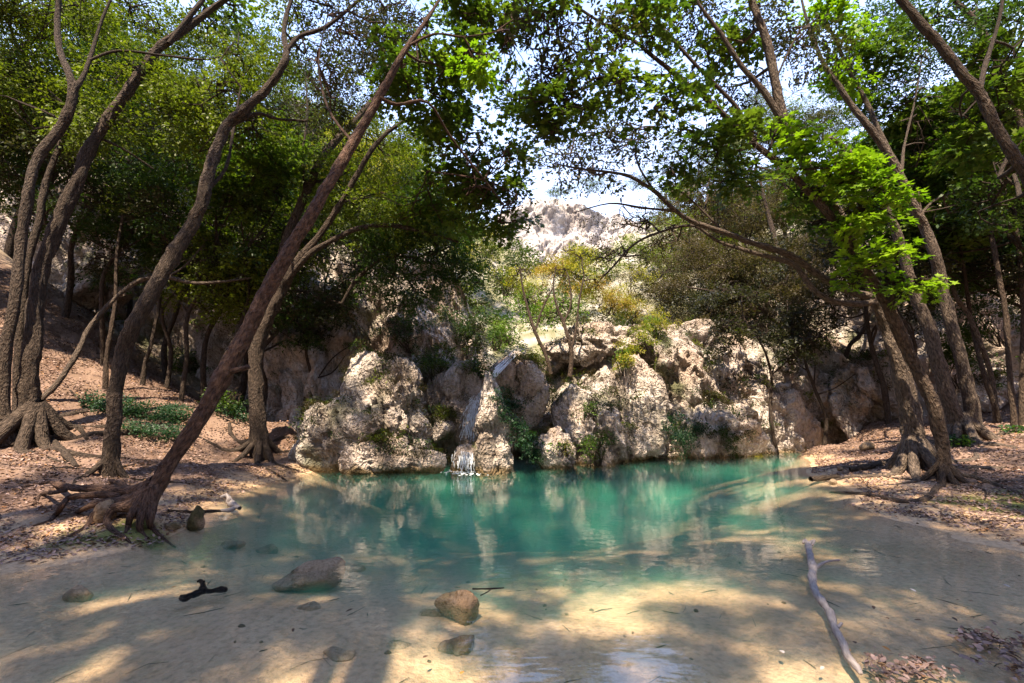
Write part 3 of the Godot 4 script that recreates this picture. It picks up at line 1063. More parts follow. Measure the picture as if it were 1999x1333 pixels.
# ------------------------------------------------------------------ trees
func build_left_trees() -> void:
	traced_tree("leaning_tree", "reddish barked tree leaning far to the right over bare roots at the left shore", "", "bark_red",
		[[[275, 1003, 0, 62], [300, 958, 0, 58], [345, 885, 0.1, 55], [395, 810, 0.2, 53], [440, 730, 0.3, 58], [470, 670, 0.4, 52], [505, 600, 0.5, 51], [540, 530, 0.6, 49], [575, 470, 0.7, 45], [612, 412, 0.8, 43], [660, 330, 1.0, 40], [720, 225, 1.2, 34], [750, 170, 1.3, 30], [790, 100, 1.4, 22], [820, 58, 1.5, 18], [850, 12, 1.6, 14], [880, -40, 1.7, 10]],
		[[448, 725, 0.3, 30], [466, 722, 0.25, 22], [484, 716, 0.2, 18]],
		[[742, 190, 1.25, 16], [775, 204, 1.3, 13], [835, 200, 1.5, 11], [880, 268, 1.9, 9], [930, 332, 2.3, 8], [985, 402, 2.7, 5]],
		[[800, 88, 1.4, 12], [850, 66, 1.5, 10], [905, 72, 1.6, 8], [970, 62, 1.8, 5]],
		[[690, 280, 1.1, 13], [640, 210, 1.3, 9], [622, 120, 1.6, 7], [640, 30, 1.8, 5]]],
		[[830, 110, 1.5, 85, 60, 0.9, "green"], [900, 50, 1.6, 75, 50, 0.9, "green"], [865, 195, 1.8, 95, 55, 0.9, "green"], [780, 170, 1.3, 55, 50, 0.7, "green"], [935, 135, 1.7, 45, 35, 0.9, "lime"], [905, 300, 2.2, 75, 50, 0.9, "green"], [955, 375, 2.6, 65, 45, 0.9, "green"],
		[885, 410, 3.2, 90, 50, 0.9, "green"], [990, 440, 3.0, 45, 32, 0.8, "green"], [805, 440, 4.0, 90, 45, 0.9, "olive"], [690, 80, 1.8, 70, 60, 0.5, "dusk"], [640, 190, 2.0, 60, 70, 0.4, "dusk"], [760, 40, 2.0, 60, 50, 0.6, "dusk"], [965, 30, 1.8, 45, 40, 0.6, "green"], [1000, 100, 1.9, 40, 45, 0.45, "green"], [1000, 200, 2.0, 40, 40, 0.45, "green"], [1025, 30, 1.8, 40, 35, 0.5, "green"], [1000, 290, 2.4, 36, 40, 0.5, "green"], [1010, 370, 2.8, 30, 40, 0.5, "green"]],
		{"flute": 0.1, "slim": 0.68, "roots": [
			[[305, 948, 30, 0.05], [268, 963, 26, 0.1], [228, 960, 19, 0.15], [200, 957, 15, 0.2], [147, 955, 13, 0.3], [105, 948, 10], [72, 948, 8], [48, 955, 6], [38, 968, 4]],
			[[296, 962, 30, 0.0], [258, 980, 24, 0.0], [215, 983, 16, 0.0], [180, 988, 12, 0.0], [150, 1002, 8]],
			[[240, 972, 18, 0.1], [202, 968, 14, 0.1], [168, 969, 12, 0.1], [134, 973, 10, 0.15], [120, 992, 10, 0.05], [108, 1008, 9], [96, 1020, 8], [62, 1029, 5]],
			[[292, 970, 28, -0.05], [260, 990, 24, -0.1], [225, 994, 18, -0.1], [206, 998, 14, -0.15], [184, 1006, 13, -0.15], [172, 1028, 11], [147, 1045, 9], [120, 1058, 5]],
			[[288, 965, 26, -0.05], [266, 992, 17, -0.17], [255, 1010, 11, -0.25], [250, 1030, 9], [244, 1044, 5]],
			[[218, 998, 14, -0.2], [208, 1016, 11, -0.25], [218, 1036, 10], [238, 1051, 8], [256, 1062, 4]],
			[[302, 955, 26, -0.02], [296, 990, 20, -0.12], [293, 1020, 12, -0.2], [296, 1038, 10], [314, 1052, 7], [342, 1072, 4]],
			[[296, 960, 26, -0.04], [282, 992, 18, -0.16], [273, 1020, 12, -0.25], [276, 1042, 9], [290, 1058, 4]],
			[[255, 963, 15, 0.2], [235, 945, 9, 0.5], [215, 938, 6], [198, 934, 4]],
			[[130, 958, 9, 0.3], [110, 962, 8, 0.25], [82, 966, 7], [66, 985, 5], [42, 992, 3]]]})
	traced_tree("tree", "dark upright tree with spreading roots left of the dark outcrop, forking high to the right", "", "bark_dark",
		[[[507, 893, 0, 40], [502, 800, 0, 33], [500, 700, 0, 31], [514, 640, 0, 30], [536, 595, 0, 27], [555, 555, 0, 24], [585, 505, -0.1, 19], [622, 462, -0.1, 16], [668, 392, -0.2, 14], [735, 280, -0.3, 11], [795, 232, -0.4, 7]],
		[[552, 560, 0, 16], [600, 500, -0.2, 14], [640, 474, -0.3, 13], [700, 446, -0.4, 12], [765, 440, -0.5, 10], [830, 454, -0.6, 8], [895, 472, -0.6, 5]],
		[[530, 605, 0, 22], [556, 480, 0.3, 22], [600, 372, 0.4, 21], [634, 300, 0.5, 19], [700, 228, 0.6, 15], [745, 165, 0.7, 11], [780, 60, 0.8, 7]],
		[[668, 592, 0.6, 7], [699, 542, 0.5, 9], [755, 502, 0.4, 7], [815, 505, 0.4, 4]],
		[[596, 378, 0.4, 9], [592, 300, 0.5, 8], [600, 220, 0.6, 6], [596, 140, 0.7, 4]]],
		[[650, 360, -0.1, 60, 55, 0.8, "olive"], [745, 300, -0.3, 80, 55, 0.9, "olive"], [720, 405, -0.4, 90, 45, 0.9, "olive"], [840, 425, -0.5, 85, 45, 1.0, "deep"], [780, 495, -0.2, 90, 50, 1.0, "deep"], [700, 520, 0.4, 75, 50, 0.8, "dusk"], [880, 480, -0.5, 60, 45, 0.9, "deep"],
		[600, 230, 0.6, 70, 70, 0.5, "dusk"], [690, 150, 0.7, 85, 80, 0.6, "dusk"], [760, 80, 0.8, 80, 60, 0.7, "dusk"], [800, 560, -0.2, 70, 50, 0.8, "deep"], [640, 600, 0.6, 60, 40, 0.6, "dusk"], [900, 540, -0.2, 55, 40, 0.8, "deep"]],
		{"auto_roots": 7})
	traced_tree("tree", "dark tree on the bank behind the leaning tree, bending right and forking high", "", "bark_dark",
		[[[215, 928, 0, 38], [221, 842, 0, 34], [226, 767, 0.05, 35], [240, 692, 0.1, 37], [262, 632, 0.1, 37], [292, 580, 0.2, 38], [322, 527, 0.3, 37], [352, 475, 0.4, 36], [379, 430, 0.5, 34], [397, 386, 0.5, 32], [416, 311, 0.6, 29], [442, 247, 0.7, 28], [472, 217, 0.7, 25], [514, 180, 0.8, 23], [544, 142, 0.8, 20], [559, 109, 0.8, 19], [554, 67, 0.9, 15], [562, 22, 1.0, 13], [580, -30, 1.0, 9]],
		[[556, 105, 0.8, 15], [585, 71, 0.9, 13], [637, 52, 1.0, 11], [700, 0, 1.1, 8], [730, -40, 1.1, 6]],
		[[442, 250, 0.7, 14], [500, 222, 0.9, 10], [540, 232, 1.1, 8], [600, 236, 1.3, 5]],
		[[400, 375, 0.5, 14], [440, 330, 0.8, 9], [455, 260, 1.0, 7], [470, 170, 1.2, 5]]],
		[[565, 40, 1, 60, 45, 0.6, "olive"], [480, 120, 1, 70, 50, 0.6, "olive"], [600, 130, 1.1, 60, 50, 0.5, "olive"], [425, 200, 1, 75, 55, 0.9, "olive"], [500, 250, 1.2, 65, 50, 0.8, "olive"], [545, 320, 2.4, 75, 60, 0.9, "green"], [650, 25, 1, 75, 40, 0.6, "dusk"], [350, 240, 1.2, 75, 60, 0.9, "olive"], [470, 370, 3.0, 80, 60, 0.9, "green"]],
		{"auto_roots": 4})
	traced_tree("tree", "slim arching stem growing from the left cluster, bowing right to a level tip", "", "bark_grey",
		[[[76, 786, 0, 17], [112, 749, 0.2, 15], [150, 692, 0.4, 14], [172, 644, 0.6, 13], [202, 606, 0.8, 13], [240, 569, 1.0, 12], [277, 546, 1.1, 12], [326, 541, 1.2, 11], [375, 552, 1.3, 9], [431, 550, 1.4, 7], [491, 542, 1.6, 4]],
		[[326, 541, 1.2, 7], [360, 520, 1.3, 5], [395, 480, 1.4, 3]]],
		[[470, 530, 1.6, 40, 25, 0.5, "dusk"], [395, 480, 1.5, 40, 30, 0.5, "olive"]], {})
	traced_tree("multi_stem_tree", "massive old tree at the left edge, three dark stems from one rooted stump", "", "bark_dark",
		[[[58, 868, 0, 74], [56, 800, 0, 58], [58, 740, 0, 50], [64, 674, 0, 46], [71, 580, 0.1, 45], [86, 505, 0.2, 44], [116, 430, 0.3, 43], [150, 356, 0.4, 40], [187, 270, 0.5, 36], [232, 202, 0.6, 33], [268, 150, 0.7, 31], [307, 97, 0.8, 30], [349, 67, 0.9, 26], [397, 30, 1.0, 22], [446, -5, 1.0, 18], [500, -40, 1.1, 12]],
		[[18, 872, -0.3, 56], [8, 800, -0.3, 36], [11, 692, -0.3, 34], [30, 580, -0.3, 33], [42, 467, -0.2, 33], [55, 380, -0.2, 33], [72, 312, -0.1, 33], [116, 255, 0, 33], [137, 210, 0, 32], [142, 169, 0, 30], [131, 135, 0, 24], [116, 94, 0.1, 22], [112, 37, 0.2, 20], [118, -30, 0.2, 15]],
		[[40, 850, 0.2, 40], [34, 749, 0.25, 27], [42, 617, 0.3, 25], [56, 505, 0.4, 24], [76, 430, 0.5, 23], [90, 356, 0.6, 22], [115, 290, 0.7, 19], [140, 230, 0.9, 15]],
		[[145, 175, 0, 20], [162, 150, 0.1, 17], [174, 120, 0.2, 14], [200, 37, 0.4, 10], [230, -30, 0.5, 7]],
		[[175, 118, 0.2, 12], [232, 99, 0.4, 10], [326, 109, 0.6, 9], [405, 116, 0.8, 7], [455, 100, 1.0, 4]],
		[[330, 85, 0.8, 20], [380, 20, 0.9, 17], [420, -30, 1.0, 12]],
		[[190, 268, 0.5, 10], [240, 290, 0.8, 8], [300, 330, 1.2, 5]]],
		[[40, 60, 0.6, 80, 70, 1, "olive"], [150, 40, 0.5, 80, 50, 0.9, "olive"], [255, 145, 0.3, 90, 50, 0.9, "olive"], [300, 50, 0.6, 75, 50, 0.7, "olive"], [390, 55, 1, 55, 40, 0.5, "olive"], [200, 235, 0.2, 80, 60, 0.8, "olive"], [50, 180, 0.8, 75, 80, 0.9, "olive"], [330, 175, 0.5, 65, 40, 0.9, "olive"], [100, 290, 2, 85, 70, 0.8, "deep"], [20, 330, 2, 65, 70, 0.8, "deep"], [240, 320, 2, 85, 60, 0.8, "deep"], [450, 25, 1, 55, 35, 0.5, "green"], [300, 260, 1.2, 70, 40, 0.8, "olive"]],
		{"trunks": 3, "auto_roots": 8, "flute": 0.12, "slim": 0.88, "roots": [[[78, 855, 22, -0.2], [98, 862, 16], [125, 885, 13], [150, 912, 8]], [[70, 840, 20, -0.1], [105, 845, 13], [150, 838, 10], [170, 860, 6]]]})
	var thin := [
		["thin dark stem on the slope just left of the bank's dark tree", [[206, 762, 0, 13], [208, 700, 0, 11], [218, 640, 0, 11], [226, 580, 0.1, 9], [228, 500, 0.2, 8], [240, 420, 0.4, 6]], [[235, 440, 0.4, 50, 40, 0.6, "deep"], [215, 520, 0.4, 40, 35, 0.5, "dusk"]]],
		["thin forked stem on the leaf slope right of the bank's dark tree", [[279, 752, 0, 12], [283, 710, 0, 9], [293, 680, 0, 9], [304, 630, 0.1, 9], [313, 580, 0.2, 8], [318, 500, 0.3, 6]], [[320, 480, 0.5, 50, 40, 0.7, "deep"], [300, 400, 0.8, 60, 40, 0.7, "dusk"]]],
		["slim vertical trunk seen right behind the leaning tree's lower half", [[448, 690, 0, 12], [452, 640, 0, 10], [461, 524, 0.1, 9], [468, 430, 0.2, 9], [466, 380, 0.3, 8], [474, 322, 0.4, 7], [490, 250, 0.5, 5]], [[470, 330, 0.5, 60, 50, 0.8, "green"], [520, 400, 0.5, 60, 50, 0.9, "green"], [430, 430, 0.5, 50, 40, 0.7, "olive"]]],
		["crooked grey stem before the left cliff's dark hollow", [[365, 690, 0, 15], [366, 640, 0, 13], [372, 600, 0.1, 12], [385, 560, 0.2, 10], [410, 520, 0.4, 8], [420, 450, 0.6, 6]], [[410, 440, 0.6, 60, 50, 0.8, "deep"], [350, 500, 0.6, 60, 45, 0.7, "dusk"]]],
		["thin wavering stem rising high left of the bank's dark tree", [[250, 640, 0, 11], [258, 540, 0.1, 10], [262, 465, 0.1, 10], [285, 362, 0.2, 9], [300, 320, 0.2, 8], [320, 268, 0.3, 7], [335, 180, 0.4, 5]], [[320, 280, 0.4, 55, 45, 0.8, "olive"], [280, 380, 0.4, 55, 45, 0.7, "deep"], [350, 190, 0.5, 50, 40, 0.7, "olive"]]],
		["dark leaning stem beside the lichened rock block, nearer of two", [[566, 822, 0, 22], [590, 790, 0, 17], [615, 756, 0, 16], [630, 720, 0, 15], [641, 685, 0, 15], [646, 655, 0, 13], [660, 615, 0.1, 11], [675, 587, 0.1, 10], [700, 530, 0.2, 7]], [[690, 560, 0.2, 60, 40, 0.8, "dusk"], [640, 640, 0, 50, 30, 0.6, "dusk"], [760, 610, 0.1, 60, 40, 0.8, "dusk"]]],
		["dark leaning stem beside the lichened rock block, farther of two", [[553, 808, 0, 18], [570, 760, 0.1, 15], [592, 711, 0.2, 14], [606, 670, 0.3, 13], [616, 636, 0.3, 12], [624, 590, 0.4, 11], [631, 542, 0.4, 9], [665, 500, 0.5, 6]], [[650, 500, 0.5, 60, 45, 0.8, "deep"], [600, 560, 0.5, 50, 40, 0.7, "dusk"], [585, 440, 0.8, 60, 50, 0.8, "olive"]]],
		["short dark stem between the leaning tree and the upright rooted tree", [[462, 800, 0, 18], [474, 760, 0, 15], [482, 700, 0, 13], [486, 620, 0.2, 11], [500, 520, 0.4, 8]], [[500, 500, 0.6, 60, 50, 0.7, "deep"], [440, 560, 0.6, 50, 40, 0.6, "dusk"]]]]
	var sub := [[[645, 685, 0, 9], [668, 678, -0.1, 8], [700, 706, -0.2, 7], [717, 696, -0.2, 6], [755, 680, -0.2, 4]]]
	for k in thin.size():
		var limbs := [thin[k][1]]
		if k == 5: limbs.append_array(sub)
		traced_tree("thin_tree", thin[k][0], "thin stems on the left slope", "bark_dark" if k % 3 else "bark_brown", limbs, thin[k][2], {})

func build_right_trees() -> void:
	traced_tree("forked_tree", "stout fluted tree on the right bank with low limbs sweeping left over the pool", "", "bark_grey",
		[[[1790, 912, 0, 62], [1784, 842, 0, 58], [1768, 767, 0, 54], [1750, 692, -0.1, 50], [1732, 640, -0.1, 47], [1714, 590, -0.2, 43], [1690, 530, -0.3, 38], [1655, 450, -0.5, 35], [1618, 390, -0.6, 33], [1575, 322, -0.8, 32], [1545, 272, -0.9, 31], [1526, 225, -1, 31], [1509, 142, -1.1, 29], [1494, 75, -1.2, 27], [1466, 0, -1.3, 24], [1450, -50, -1.3, 20]],
		[[1705, 580, -0.20, 26], [1660, 569, -0.32, 23], [1621, 550, -0.34, 21], [1584, 527, -0.36, 20], [1546, 501, -0.37, 22], [1509, 486, -0.49, 19], [1460, 471, -0.54, 16], [1411, 452, -0.59, 15], [1360, 436, -0.74, 14], [1317, 410, -0.87, 12], [1280, 375, -0.99, 11], [1231, 345, -1.14, 10], [1190, 336, -1.26, 8], [1137, 330, -1.43, 6], [1081, 319, -1.60, 4]],
		[[1708, 590, -0.25, 22], [1666, 593, -0.40, 20], [1621, 587, -0.54, 18], [1588, 565, -0.54, 17], [1569, 539, -0.50, 16], [1546, 514, -0.47, 16], [1509, 503, -0.49, 14], [1460, 490, -0.54, 12], [1400, 470, -0.52, 9], [1350, 440, -0.57, 8], [1269, 460, -0.72, 7], [1227, 486, -0.75, 6], [1201, 516, -0.83, 5], [1172, 545, -0.92, 4]],
		[[1320, 412, -0.86, 8], [1250, 405, -0.98, 7], [1190, 397, -1.16, 5], [1119, 416, -1.28, 3]],
		[[1522, 228, -1.00, 26], [1486, 172, -1.10, 20], [1449, 131, -1.20, 17], [1408, 67, -1.30, 14], [1363, 7, -1.40, 11], [1340, -40, -1.40, 8]],
		[[1512, 160, -1.10, 10], [1535, 110, -1.20, 8], [1560, 60, -1.30, 6]],
		[[1280, 376, -0.99, 7], [1250, 330, -0.98, 6], [1240, 290, -1.01, 5], [1256, 262, -0.86, 4]],
		[[1411, 452, -0.59, 8], [1360, 400, -0.54, 6], [1300, 350, -0.63, 4]]],
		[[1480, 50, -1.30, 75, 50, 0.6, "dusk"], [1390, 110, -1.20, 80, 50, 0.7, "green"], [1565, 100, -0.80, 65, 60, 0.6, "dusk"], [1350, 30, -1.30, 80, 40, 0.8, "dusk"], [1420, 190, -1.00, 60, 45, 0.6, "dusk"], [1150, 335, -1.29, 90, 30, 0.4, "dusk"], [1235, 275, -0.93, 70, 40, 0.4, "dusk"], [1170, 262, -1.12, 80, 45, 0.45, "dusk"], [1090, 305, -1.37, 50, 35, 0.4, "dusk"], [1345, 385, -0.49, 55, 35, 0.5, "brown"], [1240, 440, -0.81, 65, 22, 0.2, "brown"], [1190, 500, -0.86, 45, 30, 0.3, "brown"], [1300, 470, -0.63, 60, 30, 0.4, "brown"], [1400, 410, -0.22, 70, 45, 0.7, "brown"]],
		{"auto_roots": 8, "flute": 0.16, "slim": 0.84})
	traced_tree("slender_tree", "slender curved tree crossing before the stout fluted tree, arching left with bright leaves", "", "bark_brown",
		[[[1845, 938, 0, 37], [1843, 905, 0, 34], [1839, 861, 0, 33], [1820, 786, 0, 32], [1794, 730, 0, 32], [1768, 674, 0, 31], [1745, 625, -0.1, 31], [1723, 580, -0.1, 28], [1696, 539, -0.2, 24], [1674, 512, -0.2, 23], [1637, 448, -0.3, 21], [1607, 405, -0.4, 20], [1569, 364, -0.4, 18], [1532, 326, -0.5, 17], [1479, 285, -0.6, 15], [1423, 232, -0.7, 14], [1381, 195, -0.8, 13], [1337, 161, -0.9, 12], [1287, 120, -1, 11], [1231, 75, -1, 9], [1175, 45, -1.1, 8], [1111, 4, -1.2, 6]],
		[[1474, 280, -0.6, 12], [1441, 214, -0.7, 11], [1396, 165, -0.8, 10], [1348, 116, -0.9, 10], [1287, 49, -1, 9], [1242, 7, -1, 7]],
		[[1310, 146, -0.95, 8], [1250, 150, -0.9, 8], [1175, 161, -0.9, 7], [1100, 184, -0.9, 5], [1044, 187, -0.8, 3]],
		[[1230, 76, -1, 6], [1170, 120, -0.9, 5], [1110, 170, -0.8, 4], [1050, 250, -0.6, 3]],
		[[1532, 330, -0.5, 9], [1580, 330, -0.7, 7], [1640, 330, -0.9, 5], [1700, 360, -1, 3]],
		[[1650, 470, -0.3, 9], [1690, 440, -0.6, 7], [1740, 430, -0.8, 4]],
		[[1740, 620, -0.1, 9], [1745, 560, -0.4, 7], [1780, 540, -0.6, 4]]],
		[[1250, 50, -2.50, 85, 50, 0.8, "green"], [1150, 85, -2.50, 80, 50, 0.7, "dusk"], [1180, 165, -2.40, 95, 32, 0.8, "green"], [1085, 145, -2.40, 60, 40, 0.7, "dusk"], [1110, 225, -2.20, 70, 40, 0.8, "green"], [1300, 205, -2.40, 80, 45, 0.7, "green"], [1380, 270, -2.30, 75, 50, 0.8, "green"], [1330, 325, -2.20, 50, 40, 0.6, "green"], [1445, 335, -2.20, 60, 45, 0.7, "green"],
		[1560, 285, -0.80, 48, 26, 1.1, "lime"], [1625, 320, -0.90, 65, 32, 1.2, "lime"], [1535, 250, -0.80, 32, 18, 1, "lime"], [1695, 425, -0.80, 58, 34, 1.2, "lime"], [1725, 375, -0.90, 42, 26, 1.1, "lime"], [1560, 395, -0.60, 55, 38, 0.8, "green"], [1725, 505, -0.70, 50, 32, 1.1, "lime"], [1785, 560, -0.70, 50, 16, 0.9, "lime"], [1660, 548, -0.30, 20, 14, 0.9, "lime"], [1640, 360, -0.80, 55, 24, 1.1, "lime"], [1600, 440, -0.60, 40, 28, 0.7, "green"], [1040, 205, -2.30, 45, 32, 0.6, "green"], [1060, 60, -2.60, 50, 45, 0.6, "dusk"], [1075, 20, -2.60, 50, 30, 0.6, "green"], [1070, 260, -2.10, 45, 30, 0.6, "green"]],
		{"auto_roots": 7, "roots": [[[1835, 950, 14, -0.05], [1815, 972, 12], [1780, 982, 12], [1730, 976, 11], [1680, 966, 8], [1620, 962, 5]]]})
	traced_tree("twin_tree", "pale twin trunked tree standing farther back on the right bank", "", "bark_grey",
		[[[1886, 862, 0, 54], [1854, 786, 0, 47], [1831, 711, 0, 44], [1813, 640, 0, 40], [1788, 580, 0, 36], [1768, 516, -0.1, 30], [1745, 440, -0.2, 26], [1700, 350, -0.3, 22], [1640, 280, -0.4, 19], [1608, 270, -0.5, 14]],
		[[1908, 858, -0.1, 48], [1895, 786, -0.1, 41], [1873, 692, -0.1, 40], [1850, 610, -0.1, 38], [1835, 542, -0.1, 36], [1824, 492, -0.2, 34], [1805, 445, -0.2, 32], [1779, 394, -0.3, 30], [1749, 326, -0.4, 28], [1723, 285, -0.4, 26], [1693, 244, -0.5, 24], [1659, 202, -0.5, 20], [1633, 161, -0.6, 18], [1606, 120, -0.6, 15], [1580, 56, -0.7, 12], [1560, -20, -0.7, 8]],
		[[1744, 318, -0.4, 22], [1711, 244, -0.3, 18], [1685, 187, -0.3, 16], [1659, 142, -0.3, 14], [1629, 75, -0.3, 11], [1599, 15, -0.3, 8]],
		[[1760, 340, -0.4, 12], [1765, 285, -0.2, 9], [1785, 200, 0, 7], [1800, 110, 0.1, 5]]],
		[[1620, 50, -0.4, 65, 45, 0.9, "lime"], [1700, 115, -0.2, 75, 55, 0.9, "green"], [1765, 215, -0.1, 75, 50, 0.9, "green"], [1648, 150, -0.4, 45, 32, 0.9, "lime"], [1740, 50, 0, 75, 50, 0.8, "deep"], [1800, 130, 0, 65, 55, 0.8, "deep"], [1850, 330, 0, 70, 50, 0.8, "green"], [1690, 190, 0.2, 50, 35, 0.6, "deep"], [1830, 230, 0.1, 60, 50, 0.8, "green"], [1880, 410, 0, 60, 45, 0.8, "green"], [1790, 300, 0.2, 50, 40, 0.6, "deep"]],
		{"trunks": 2, "auto_roots": 7, "flute": 0.08, "slim": 0.8})
	var foot := Vector3(9.6, 0.0, -6.4)
	foot.y = H(foot.x, 6.4)
	traced_tree("tree", "thick dark trunk slanting in across the upper right corner", "", "bark_dark",
		[[[2300, 990, 0, 44], [2240, 800, 0, 40], [2150, 600, 0, 38], [2060, 440, 0, 36], [1999, 337, 0, 34], [1974, 298, 0, 33], [1944, 247, 0, 33], [1914, 187, 0, 32], [1884, 150, 0, 31], [1843, 97, 0, 30], [1801, 49, 0, 28], [1760, 0, 0, 25], [1720, -50, 0, 20]],
		[[1910, 185, 0, 18], [1925, 120, 0.2, 15], [1950, 40, 0.3, 12], [1960, -30, 0.3, 9]]],
		[[1850, 30, 0.2, 80, 50, 0.8, "deep"], [1950, 160, 0.3, 60, 70, 0.9, "green"], [1975, 60, 0.2, 60, 50, 0.8, "deep"], [1905, 255, 0.5, 60, 50, 0.8, "green"], [1975, 330, 0.4, 50, 60, 0.8, "green"], [1930, 400, 0.6, 60, 50, 0.7, "deep"]], {"foot": foot})
	var thin := [
		["brownish trunk slanting across the very corner above the thick dark trunk", "bark_brown", [[2110, 760, 0, 28], [2060, 500, 0, 26], [2010, 290, 0, 25], [1960, 150, 0, 23], [1914, 56, 0, 21], [1854, -10, 0, 17]], [[1900, 40, 0.2, 60, 50, 0.8, "deep"], [1970, 230, 0.3, 50, 60, 0.8, "deep"]]],
		["thin bent stem just right of the twin trunked tree", "bark_grey", [[1946, 826, 0, 17], [1934, 730, 0, 14], [1914, 670, 0, 13], [1888, 610, 0.1, 12], [1866, 580, 0.1, 11], [1850, 520, 0.2, 9], [1820, 420, 0.3, 7]], [[1830, 420, 0.4, 60, 45, 0.7, "green"], [1880, 520, 0.4, 55, 40, 0.7, "deep"]]],
		["thin straight stem near the right edge with a green sprig at its foot", "bark_brown", [[1982, 838, 0, 17], [1971, 730, 0, 14], [1963, 617, 0, 14], [1951, 542, 0, 13], [1937, 467, 0, 13], [1929, 405, 0.1, 12], [1899, 337, 0.2, 10], [1870, 250, 0.3, 7]], [[1900, 330, 0.4, 60, 45, 0.8, "green"], [1960, 480, 0.4, 50, 50, 0.9, "deep"], [1850, 230, 0.4, 60, 45, 0.8, "green"]]],
		["upright stem cut by the right edge of the view", "bark_brown", [[1997, 830, 0, 18], [1996, 730, 0, 15], [1997, 617, 0, 14], [1990, 500, 0, 13], [1975, 380, 0.1, 10]], [[1975, 430, 0.4, 60, 60, 0.9, "deep"], [1985, 560, 0.5, 45, 45, 0.9, "deep"]]]]
	for k in thin.size():
		traced_tree("thin_tree", thin[k][0], "thin stems on the right bank", thin[k][1], [thin[k][2]], thin[k][3], {"foot": Vector3(12.2, H(12.2, 9.4), -9.4)} if k == 0 else {})
	traced_tree("twisted_tree", "dark twisted tree at the foot of the right rock wall with dense brown twigs", "", "bark_dark",
		[[[1592, 864, 0, 30], [1577, 786, 0, 24], [1561, 722, 0, 22], [1544, 650, 0, 21], [1539, 591, 0, 18], [1525, 516, 0.1, 14], [1500, 420, 0.3, 10], [1480, 340, 0.4, 6]],
		[[1541, 646, 0, 14], [1501, 617, -0.2, 11], [1460, 584, -0.3, 9], [1400, 570, -0.5, 7], [1340, 560, -0.6, 4]],
		[[1552, 690, 0, 12], [1509, 692, -0.2, 10], [1456, 677, -0.4, 9], [1396, 672, -0.6, 7], [1336, 692, -0.7, 4]],
		[[1540, 600, 0, 10], [1580, 520, 0.3, 8], [1620, 440, 0.5, 5]]],
		[[1500, 550, 0.1, 85, 55, 0.7, "brown"], [1400, 600, -0.4, 80, 45, 0.7, "dusk"], [1450, 660, -0.4, 75, 40, 0.7, "dusk"], [1370, 690, -0.6, 65, 32, 0.7, "dusk"], [1560, 460, 0.4, 80, 55, 0.7, "brown"], [1640, 430, 0.6, 70, 50, 0.6, "brown"], [1340, 640, -0.6, 50, 30, 0.7, "dusk"], [1480, 400, 0.5, 70, 50, 0.7, "brown"], [1390, 520, -0.3, 60, 40, 0.6, "brown"], [1460, 740, -0.4, 50, 30, 0.6, "dusk"]], {"auto_roots": 5})
	traced_tree("thin_tree", "thin slanting stem leaning right from the foot of the twisted tree", "", "bark_dark",
		[[[1609, 864, 0, 15], [1629, 805, 0, 12], [1644, 722, 0, 11], [1659, 674, 0, 11], [1681, 651, 0, 10], [1697, 610, 0, 8], [1700, 560, 0.1, 5]]], [[1690, 560, 0.3, 40, 35, 0.4, "brown"]], {})

